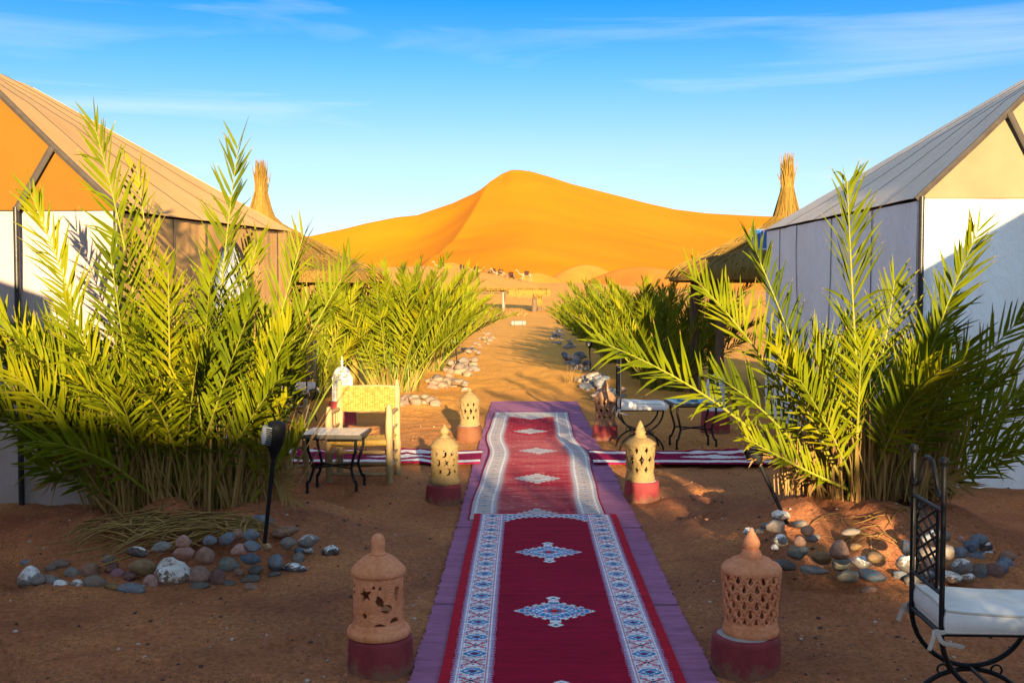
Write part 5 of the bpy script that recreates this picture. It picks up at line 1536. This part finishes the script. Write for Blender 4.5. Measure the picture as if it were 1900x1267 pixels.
def tile_table(loc, rz, label, tile, wdt=.50, dpt=.46, h=.475):
    t = empty('tile_table', loc, rz, label, 'table', 'tile-topped tables with black iron legs')
    top = MB().box((0, 0, h - .018), (wdt, dpt, .034)).build('table_top', M_RIM, t, bevel=.003)
    n, m_ = 7, 6
    for i in range(n):
        for j in range(m_):
            w_, d_ = (wdt - .03) / n, (dpt - .03) / m_
            MB().box((-wdt / 2 + .015 + w_ * (i + .5), -dpt / 2 + .015 + d_ * (j + .5), h + .0005), (w_ - .004, d_ - .004, .004)).build('tile', tile, top)
    MB().tube([(-wdt / 2 + .05, -dpt / 2 + .05, h - .042), (wdt / 2 - .05, -dpt / 2 + .05, h - .042), (wdt / 2 - .05, dpt / 2 - .05, h - .042), (-wdt / 2 + .05, dpt / 2 - .05, h - .042)], .008, 6, closed=True).build('apron', M_IRON, t)
    mid = []
    for sx in (-1, 1):
        for sy in (-1, 1):
            x, y = sx * (wdt / 2 - .06), sy * (dpt / 2 - .06)
            pr_ = [(0, h - .04), (0, h - .11), (.012, h - .17), (-.035 * 1, h * .42), (-.05, h * .36), (-.02, h * .18), (.01, .08), (.012, -.015)]
            pr_ = [(0, h - .04), (.0, h - .12), (-.02, h - .18), (-.045, h * .45), (-.045, h * .38), (-.012, h * .2), (.006, .09), (.008, -.015)]
            pts = catmull([(x + sx * q * .8, y + sy * q * .5, z) for q, z in pr_], 5)
            MB().tube(pts, .0115, 8).build('leg', M_IRON, t)
            MB().lathe([(.016, -.012), (.016, .0), (.010, .006)], 10, c=(x + sx * .0064, y + sy * .004, .012)).build('foot', M_IRON, t)
            mid.append(Vector((x - sx * .036, y - sy * .022, h * .41)))
    MB().tube([mid[0], Vector((0, 0, h * .425)), mid[3]], .008, 7).build('stretcher', M_IRON, t)
    MB().tube([mid[1], Vector((0, 0, h * .41)), mid[2]], .008, 7).build('stretcher', M_IRON, t)
    return t
tile_table((-1.51, 8.66, gh(-1.5, 8.66)), R(-2), 'small square table with pale tiles and curved black legs before the woven chair', M_TILE)
tb = tile_table((1.78, 11.25, gh(1.78, 11.25)), R(4), 'small blue-tiled table with curved black legs beside the far iron chair', M_TILE_B, .52, .46, .48)
# a folded blue cloth on that table
mb = MB().grid(lambda u, v: (1.62 + .20 * u, 11.15 + .14 * v, gh(1.78, 11.25) + .497 + .01 * mnoise.noise((u * 4, v * 4, 1)) + .018 * math.sin(math.pi * u) * math.sin(math.pi * v)), 10, 8)
tag(mb.build('folded_cloth', pmat('blue_cloth', [(.03, .16, .27), (.05, .22, .34)], 9, rough=.9), solid=.012), 'small folded blue cloth on the blue-tiled table', 'cloth')

def iron_chair(loc, rz, label):
    """wrought-iron chair with curule legs; the back stands on x=0, the seat runs to +x, width along y"""
    t = empty('iron_chair', loc, rz, label, 'chair', 'wrought-iron chairs with white cushions')
    Wd, Dp, hs, hb = .32, .44, .43, 1.0
    r = .0095
    for y in (0, Wd):
        MB().tube([(0, y, hs - .02), (0, y, hb)], r, 10).build('back_post', M_IRON, t)
        MB().lathe([(.001, -.018), (.012, -.014), (.0175, 0), (.012, .014), (.001, .018)], 14, c=(0, y, hb + .014)).build('ball_knob', M_IRON, t)
        # seat-level half circle and inverted foot arc
        R_ = Dp / 2
        arc = [(R_ - R_ * math.cos(math.pi * k / 20), y, hs - .02 - (R_ * 1.0) * math.sin(math.pi * k / 20)) for k in range(21)]
        MB().tube(arc, r, 9).build('seat_arc', M_IRON, t)
        zc = hs - .02 - R_ - .012
        ft = [(R_ - R_ * 1.02 * math.cos(math.pi * k / 20), y, -.012 + (zc + .012) * math.sin(math.pi * k / 20)) for k in range(21)]
        MB().tube(ft, r, 9).build('foot_arc', M_IRON, t)
        for sx in (-1, 1):
            MB().tube([(R_ + sx * .10 + .020 * math.cos(a), y, zc - .004 + .020 * math.sin(a)) for a in [2 * math.pi * k / 16 for k in range(16)]], .0042, 6, closed=True).build('ring', M_IRON, t)
        MB().tube([(0, y, hs - .02), (Dp, y, hs - .02)], r * .9, 8).build('seat_rail', M_IRON, t)
    for x in (0, Dp): MB().tube([(x, 0, hs - .02), (x, Wd, hs - .02)], r * .9, 8).build('seat_rail', M_IRON, t)
    for k in range(5):
        MB().tube([(.06 + .08 * k, 0, hs - .022), (.06 + .08 * k, Wd, hs - .022)], .005, 6).build('seat_bar', M_IRON, t)
    MB().tube([(Dp / 2, 0, hs - .02 - Dp / 2 - .006), (Dp / 2, Wd, hs - .02 - Dp / 2 - .006)], r * .8, 8).build('cross_bar', M_IRON, t)
    # back: hoop, bars and lozenge lattice
    z1, z2 = .55, .84
    for z in (z1, z2): MB().tube([(0, 0, z), (0, Wd, z)], r * .85, 8).build('back_bar', M_IRON, t)
    hoop = catmull([(0, 0, .90), (0, .025, .885), (0, .06, .90), (0, .085, .95), (0, .12, .995), (0, .16, 1.005), (0, .20, .995), (0, .235, .95), (0, .26, .90), (0, .295, .885), (0, Wd, .90)], 5)
    MB().tube(hoop, r * .85, 8).build('back_hoop', M_IRON, t)
    for y in (.055, Wd - .055): MB().tube([(0, y, z1), (0, y, z2)], .0065, 7).build('back_bar', M_IRON, t)
    ya, yb = .055, Wd - .055
    for s_ in (-1, 1):
        for k in range(3):
            za = z1 + (z2 - z1) * k / 3; zb = za + (z2 - z1) / 3 * 1.0
            a, b = (ya, yb) if s_ > 0 else (yb, ya)
            MB().tube([(0, a, za), (0, (a + b) / 2 + 0, (za + zb) / 2), (0, b, zb)], .0048, 6).build('lattice_bar', M_IRON, t)
            MB().tube([(0.003, (a + b) / 2, za), (0.003, b, (za + zb) / 2)], .0048, 6).build('lattice_bar', M_IRON, t)
            MB().tube([(0.003, a, (za + zb) / 2), (0.003, (a + b) / 2, zb)], .0048, 6).build('lattice_bar', M_IRON, t)
    # cushion: boxed, slightly domed, with piping and ties
    def cus(top):
        def f(u, v):
            x = .012 + (Dp + .03) * u; y = -.012 + (Wd + .024) * v
            e_ = (1 - abs(2 * u - 1) ** 6) * (1 - abs(2 * v - 1) ** 6)
            z = hs + .046 + .016 * e_ + .005 * mnoise.noise((u * 3, v * 3, 2)) + .02 * (1 - u) ** 3
            return (x, y, z if top else hs - .012)
        return f
    mb = MB()
    n = 16
    mb.grid(cus(True), n, n)
    edge = [(i / n, 0) for i in range(n)] + [(1, j / n) for j in range(n)] + [(1 - i / n, 1) for i in range(n)] + [(0, 1 - j / n) for j in range(n)]
    vs = []
    for (u, v) in edge:
        a = Vector(cus(True)(u, v)); b = Vector(cus(False)(u, v)); c = Vector((Dp / 2, Wd / 2, 0)); o_ = (a - c); o_.z = 0; o_.normalize()
        vs += [a, a.lerp(b, .3) + o_ * .010, a.lerp(b, .7) + o_ * .010, b]
    m_ = len(edge)
    fs = []
    for i in range(m_):
        j = (i + 1) % m_
        for k in range(3): fs.append((4 * i + k, 4 * i + k + 1, 4 * j + k + 1, 4 * j + k))
    mb.add(vs, fs)
    cu = mb.build('cushion', M_CUSH, t, angle=70)
    for lvl in (0, 3):
        MB().tube([vs[4 * i + lvl] for i in range(m_)], .0045, 6, closed=True).build('piping', M_PIPE, cu)
    for y in (0, Wd):
        s_ = -1 if y == 0 else 1
        MB().tube(catmull([(.03, y, hs - .005), (0.0, y + s_ * .016, hs - .01), (-.022, y, hs - .012), (-.03, y + s_ * .01, hs - .03), (-.045, y + s_ * .012, hs - .075)], 5), .007, 6, flat=(1.3, .35)).build('tie', M_PIPE, cu)
        MB().tube(catmull([(-.018, y + s_ * .012, hs - .012), (.0, y + s_ * .02, hs - .045), (.045, y + s_ * .026, hs - .052), (.07, y + s_ * .022, hs - .06)], 5), .007, 6, flat=(1.3, .35)).build('tie', M_PIPE, cu)
    return t
iron_chair((1.462, 3.73, gh(1.46, 3.73) + .005), R(-2), 'black wrought-iron chair with white cushion in the right front corner')
iron_chair((1.0, 11.0, gh(1.0, 11.0)), R(2), 'black wrought-iron chair with white cushion beside the farthest right lantern')
ic = iron_chair((-2.62, 13.6, gh(-2.6, 13.6)), R(170), 'black wrought-iron chair in shade beyond the woven chair')

# white fretwork lanterns on plinths
M_WHITEMETAL = pmat('white_lacquer', [(.70, .69, .67), (.76, .75, .73)], scale=8, rough=.5)
def h_fret(th, z, R_, H_):
    d = np.full(th.shape, 1.0)
    n = 8
    u = (((th * n / (2 * np.pi)) % 1) - .5) * (2 * np.pi * R_ / n)
    for zz in (.16, .30, .86):
        for k in (-.032, -.011, .011, .032):
            d = np.minimum(d, np.maximum(np.abs(u - k) - .0055, np.abs(z - zz * H_) - .009))
    for zz in (.55, .70):
        y = z - zz * H_
        d = np.minimum(d, np.abs(np.hypot(u, y) - .020) - .0045)
        d = np.minimum(d, np.hypot(u, y) - .007)
        for k in (-.036, .036): d = np.minimum(d, np.hypot(u - k, y) - .008)
    for k in (-.03, 0, .03): d = np.minimum(d, np.hypot(u - k, z - .43 * H_) - .008)
    return d, np.zeros(th.shape)
def white_lantern(x, y, label, zb):
    z = gh(x, y)
    p = empty('lantern_plinth', (x, y, z), 0, 'dark red plinth under the white fretwork lantern ' + label.split(', ')[1], 'plinth', 'red plinths of the white lanterns')
    MB().lathe([(.17, -.05), (.17, .02), (.16, zb - .02), (.15, zb), (.001, zb)], 32, cap=False, wob=lambda a, q: .02 * mnoise.noise((a, q * 4, x))).build('painted_body', M_PLINTH, p, angle=50)
    MB().lathe([(.145, zb - .003), (.14, zb + .003), (.001, zb + .004)], 24, cap=False).build('cement_top', M_CEMENT, p)
    t = empty('white_lantern', (x, y, z + zb + .004), R(22), label, 'lantern', 'white fretwork lanterns')
    MB().lathe([(.10, 0), (.125, .0), (.125, .02), (.115, .026), (.10, .026)], 8, cap=False).build('base_ring', M_WHITEMETAL, t, angle=20)
    Rf = lambda f: .112 if f < .62 else .112 * math.sqrt(max(1 - ((f - .62) / .40) ** 2, .02))
    pierced('fretwork_body', Rf, .38, h_fret, M_WHITEMETAL, t, nth=160, nz=64, thick=.004, z0=.026)
    for k in range(8):
        a = 2 * math.pi * k / 8
        MB().tube([Vector((.118 * math.cos(a), .118 * math.sin(a), .02)), Vector((.118 * math.cos(a), .118 * math.sin(a), .28))], .007, 6).build('corner_bar', M_WHITEMETAL, t)
    MB().lathe([(.03, 0), (.03, .01), (.008, .016), (.008, .026), (.020, .040), (.008, .054), (.008, .060), (.018, .074), (.008, .088), (.005, .095), (.004, .13), (.001, .135)], 16, c=(0, 0, .395), cap=False).build('finial', M_WHITEMETAL, t)
    return t
white_lantern(-2.17, 12.9, 'white fretwork lantern with arched top, behind the woven chair', .31)
white_lantern(2.22, 12.4, 'white fretwork lantern with arched top, half hidden by the right palm', .26)

# garden lamps on stakes
M_PLASTIC = pmat('black_plastic', [(.007, .007, .008), (.013, .013, .014)], scale=14, rough=.55, spec=.15)
M_LENS = pmat('lamp_lens', [(.36, .36, .36), (.46, .46, .46)], scale=10, rough=.3)
def stake_lamp(base, top, label, face, head=True, h=.20):
    b, tp = Vector(base), Vector(top)
    t = empty('stake_lamp', b, 0, label, 'lamp', 'black garden lamps on stakes')
    ax = (tp - b).normalized()
    L_ = (tp - b).length
    MB().tube([-ax * .06, ax * (L_ - h)], [.011, .013], 10).build('stake', M_PLASTIC, t)
    if not head: return t
    f = Vector(face); f = (f - ax * f.dot(ax)).normalized(); s_ = ax.cross(f)
    o_ = ax * (L_ - h)
    pts = [o_, o_ + ax * h * .2, o_ + ax * h * .45, o_ + ax * h * .85, o_ + ax * h, o_ + ax * h * 1.05]
    MB().tube(pts, [.014, .03, .047, .052, .046, .02], 16).build('lamp_head', M_PLASTIC, t, angle=60)
    q = [o_ + ax * (h * k) + f * .047 for k in (.42, .9)]
    MB().tube([q[0], q[0].lerp(q[1], .5), q[1]], [.030, .036, .032], 12, flat=(1, 1)).build('lens', M_LENS, t)
    for k in range(9):
        c = o_ + ax * (h * (.42 + .055 * k)) + f * .012
        MB().tube([c + f * (.060 * math.cos(a)) + s_ * (.060 * math.sin(a)) for a in [R(-78 + 156 * i / 10) for i in range(11)]], .0036, 5).build('louvre', M_PLASTIC, t)
    return t
b_ = on_ground(493, 988); stake_lamp(b_, at(514, 784, b_.y - .05), 'black louvred garden lamp on a stake beside the left palm clump', (-.75, -.6, .15))
b_ = on_ground(1453, 955); stake_lamp(b_, at(1394, 826, b_.y + .15), 'black garden lamp leaning on its stake before the right palm clump', (-.3, .9, .2), h=.13)
for (x, y, lab) in ((-1.32, 21.6, 'thin black garden lamp under the left palm row by the path'), (1.32, 20.9, 'thin black garden lamp under the right palm row by the path')):
    z = gh(x, y); stake_lamp((x, y, z), (x - .03, y, z + .62), lab, (-.2, -1, .3), h=.14)

# tuft of dry grass on the path
tf = reed_mb(70, (0, 0, -.01), (.12, .1), (.15, .38), .3, random.Random(4), .006, .5).build('grass_tuft', M_DRY, None, loc=(.86, 19.3, gh(.86, 19.3)))
tag(tf, 'small pale tuft of dry grass on the right edge of the path', 'grass')
# ------------------------------------------------------------------ far end of the path
M_PALEPOST = pmat('pale_post', [(.20, .17, .13), (.26, .22, .17)], scale=6, rough=.8)
g0 = gh(0, 84)
t = empty('pergola', (0, 84, g0), 0, 'thatched flat-roofed pergola at the far end of the path', 'pergola')
zr = at(930, 541, 84).z - g0
xa, xb = at(838, 540, 84).x, at(1016, 540, 84).x
for k in range(11):
    x = xa + (xb - xa) * k / 10
    MB().tube([(x, -1.8, zr - .02 + .03 * math.sin(k * 2.2)), (x, 1.8, zr)], .06, 7).build('roof_pole', M_STRAW, t)
for y in (-1.5, 0, 1.5):
    MB().tube([(xa - .3, y, zr - .12), ((xa + xb) / 2, y, zr - .1), (xb + .2, y, zr - .12)], .08, 7).build('beam', M_POSTWOOD, t)
rg = random.Random(9)
mb = MB()
for i in range(1100):
    x = xa + (xb - xa) * rg.random() ** .6; y = rg.uniform(-1.9, 1.9)
    d = Vector((rg.uniform(-.6, .6), rg.uniform(-.6, .6), rg.uniform(-.1, .2)))
    mb.tube([Vector((x, y, zr + .1)) - d * .5, Vector((x, y, zr + rg.uniform(.1, .3))), Vector((x, y, zr + .08)) + d * .5], [.03, .035, .01], 4)
for i in range(160):
    x = rg.uniform(xb - 3.0, xb + .15)
    mb.tube([Vector((x, -1.9, zr + .12)), Vector((x + rg.uniform(-.05, .05), -1.96, zr - .1)), Vector((x + rg.uniform(-.08, .08), -1.97, zr - rg.uniform(.2, .55)))], [.03, .03, .01], 4)
o = mb.build('thatch', M_THATCH, t); o['kind'] = 'stuff'
xw = at(934, 560, 83).x; xd = at(991, 560, 83).x
for x, y in ((xw, -1.5), (xa + .3, -1.5), (xa + .3, 1.5), (xw, 1.5)): MB().tube([(x, y, -.1), (x, y, zr - .05)], .10, 9).build('post', M_PALEPOST, t)
for x, y in ((xd, -1.5), (xd + .45, 1.4)):
    MB().tube([(x, y, -.1), (x + .03, y, zr * .4), (x - .02, y, zr * .8), (x, y, zr)], [.22, .18, .20, .24], 10).build('post', M_POSTWOOD, t)
mb = MB()
for i in range(160):
    a = rg.uniform(0, 6.28); z1 = rg.uniform(.5, 1) * zr
    c, s_ = math.cos(a), math.sin(a)
    mb.tube([Vector((xd + .35 + .18 * c, -1.3 + .18 * s_, z1)), Vector((xd + .36 + .24 * c, -1.3 + .24 * s_, z1 - .25)), Vector((xd + .36 + .27 * c, -1.3 + .27 * s_, z1 - .5))], [.03, .03, .008], 4)
o = mb.build('straw_cladding', M_STRAW, t); o['kind'] = 'stuff'

# white bolster lying across the path
z = gh(-.1, 53)
t = empty('rolled_mattress', (at(962, 604, 53).x, 53, z + .13), 0, 'white ribbed mattress roll lying at the far end of the path', 'mattress')
M_WROLL = pmat('white_cotton', [(.20, .19, .18), (.24, .23, .21)], scale=9, rough=.9)
prof = [(.001, -.36), (.11, -.36), (.13, -.34)]
for k in range(13): prof += [(.122, -.34 + .0523 * k + .006), (.136, -.34 + .0523 * k + .026), (.122, -.34 + .0523 * k + .048)]
prof += [(.11, .36), (.001, .36)]
mb = MB().lathe(prof, 20, cap=False)
mb.v = [(q[2], q[1], q[0]) for q in mb.v]
mb.build('roll', M_WROLL, t)
for x in (-.2, .2): MB().tube([(x, .14 * math.cos(a), .14 * math.sin(a)) for a in [2 * math.pi * k / 18 for k in range(18)]], .008, 6, closed=True).build('strap', M_SEAM, t)

# ------------------------------------------------------------------ camels
M_CAMEL = pmat('camel_hair', [(.20, .13, .065), (.25, .165, .085), (.29, .20, .11)], scale=3, rough=.95, bump=.4, bscale=30)
M_CAMEL_D = pmat('brown_camel_hair', [(.10, .055, .025), (.15, .085, .04), (.19, .11, .055)], scale=3, rough=.95, bump=.4, bscale=30)
M_RUG = pmat('dark_saddle_rug', [(.022, .011, .009), (.035, .016, .012), (.05, .025, .018)], scale=9, rough=.95)
M_RUG2 = pmat('red_saddle_rug', [(.035, .010, .008), (.05, .014, .011), (.025, .014, .014)], scale=9, rough=.95)
def skin_mesh(name, verts, edges, root, mat, parent):
    me = bpy.data.meshes.new(name)
    me.from_pydata([v[:3] for v in verts], edges, [])
    o = link(name, me, parent)
    md = o.modifiers.new('skin', 'SKIN'); md.use_smooth_shade = True
    sub = o.modifiers.new('sub', 'SUBSURF'); sub.levels = 2; sub.render_levels = 2
    me.skin_vertices[0].data
    for i, v in enumerate(verts):
        sv = me.skin_vertices[0].data[i]; sv.radius = v[3] if isinstance(v[3], tuple) else (v[3], v[3]); sv.use_root = (i == root)
    me.materials.append(mat)
    return o
def add_skin(me):
    bm = bmesh.new(); bm.from_mesh(me); bm.verts.layers.skin.verify(); bm.to_mesh(me); bm.free()
def camel(loc, rz, standing, label, rug, hair, sc=1.0):
    """faces -x"""
    t = empty('camel', loc, rz, label, 'camel', 'camels of the caravan below the dune')
    t.scale = (sc, sc, sc)
    V, E = [], []
    def v(x, y, z, r): V.append((x, y, z, r)); return len(V) - 1
    def e(*ids):
        for a, b in zip(ids[:-1], ids[1:]): E.append((a, b))
    bz = 1.25 if standing else .48
    ch = v(-.55, 0, bz + .02, (.30, .34)); md_ = v(0, 0, bz + .05, (.36, .36)); hp = v(.55, 0, bz + .02, (.28, .27))
    hump = v(.02, 0, bz + .48, .20); top = v(.04, 0, bz + .62, .10)
    e(ch, md_, hp); e(md_, hump, top)
    n1 = v(-.88, 0, bz + .02, .17); n2 = v(-1.14, 0, bz + .12, .13); n3 = v(-1.34, 0, bz + .40, .11); n4 = v(-1.46, 0, bz + .66, .10)
    h1 = v(-1.60, 0, bz + .76, .12); h2 = v(-1.80, 0, bz + .70, .09); h3 = v(-1.95, 0, bz + .64, .065)
    e(ch, n1, n2, n3, n4, h1, h2, h3)
    for s_ in (-1, 1):
        er = v(-1.52, .10 * s_, bz + .90, .03); e(h1, er)
    tl = v(.84, 0, bz - .05, .06); t2 = v(.90, 0, bz - .40, .04); e(hp, tl, t2)
    for s_ in (-1, 1):
        if standing:
            a = v(-.55, .20 * s_, bz - .25, .15); b = v(-.56 + .14 * s_, .20 * s_, .66, .085); c = v(-.52 + .20 * s_, .20 * s_, .14, .055); d = v(-.58 + .22 * s_, .20 * s_, .05, .085); e(ch, a, b, c, d)
            a = v(.56, .19 * s_, bz - .22, .18); b = v(.48 - .10 * s_, .20 * s_, .82, .10); c = v(.66 - .16 * s_, .20 * s_, .50, .065); d = v(.60 - .2 * s_, .20 * s_, .12, .05); f = v(.53 - .2 * s_, .20 * s_, .05, .085); e(hp, a, b, c, d, f)
        else:
            a = v(-.60, .26 * s_, .26, .14); b = v(-.95, .26 * s_, .12, .09); c = v(-.62, .30 * s_, .08, .07); e(ch, a, b, c)
            a = v(.50, .28 * s_, .28, .17); b = v(.14, .34 * s_, .16, .11); c = v(.60, .38 * s_, .09, .08); e(hp, a, b, c)
    me = bpy.data.meshes.new('body'); me.from_pydata([q[:3] for q in V], E, [])
    add_skin(me)
    for i, q in enumerate(V):
        sv = me.skin_vertices[0].data[i]; sv.radius = q[3] if isinstance(q[3], tuple) else (q[3], q[3]); sv.use_root = (i == 1)
    me.materials.append(hair)
    o = link('body', me, t)
    md = o.modifiers.new('skin', 'SKIN'); md.use_smooth_shade = True
    sb = o.modifiers.new('sub', 'SUBSURF'); sb.levels = 2; sb.render_levels = 2
    # saddle: rolled pads round the hump over a rug
    sd2 = MB().grid(lambda u, w: (-.36 + .74 * u, .43 * math.sin(R(-105 + 210 * w)), bz + .06 + (.40 + .16 * math.sin(math.pi * u)) * math.cos(R(-105 + 210 * w)) ** 1), 8, 14).build('saddle_rug', rug, t, angle=None, solid=-.03)
    MB().tube([Vector((.02 + .34 * math.cos(a), .26 * math.sin(a), bz + .50)) for a in [2 * math.pi * k / 20 for k in range(20)]], .09, 8, closed=True).build('saddle_pad', M_RUG, t)
    MB().tube(catmull([(-.20, -.12, bz + .56), (-.22, -.11, bz + .80), (-.22, .11, bz + .80), (-.20, .12, bz + .56)], 5), .022, 6).build('saddle_handle', M_IRON, t)
    return t
def on_sand(px, Y): 
    x = (px - 970) / 2000 * Y
    return (x, Y, gh(x, Y) - .03)
camel(on_sand(977, 178), R(0), True, 'pale camel walking with a saddle above the pergola roof', M_RUG2, M_CAMEL, 1.0)
for px, Y, rz, lab, rug, hair in ((821, 199, 0, 'leftmost resting camel of the caravan with a red saddle rug', M_RUG2, M_CAMEL), (857, 198, 10, 'dark resting camel, second from the left of the caravan', M_RUG, M_CAMEL_D), (884, 200, -8, 'small resting camel, third from the left of the caravan', M_RUG, M_CAMEL), (915, 192, 6, 'resting camel in the middle of the caravan with a red rug', M_RUG2, M_CAMEL_D), (929, 188, -10, 'tan resting camel just right of the caravan middle', M_RUG, M_CAMEL), (948, 184, 0, 'resting camel with dark saddle just behind the walking camel', M_RUG2, M_CAMEL_D)):
    camel(on_sand(px, Y), R(rz), False, lab, rug, hair, 1.05)
# dry scrub beside the pergola
rg = random.Random(6)
x = at(958, 580, 70).x
b = reed_mb(110, (0, 0, -.05), (.55, .4), (.3, .8), .4, rg, .04, .3).build('dry_bush', M_DRY, None, loc=(x, 72, gh(x, 72)))
tag(b, 'low golden dry bush before the pergola at the path end', 'bush')
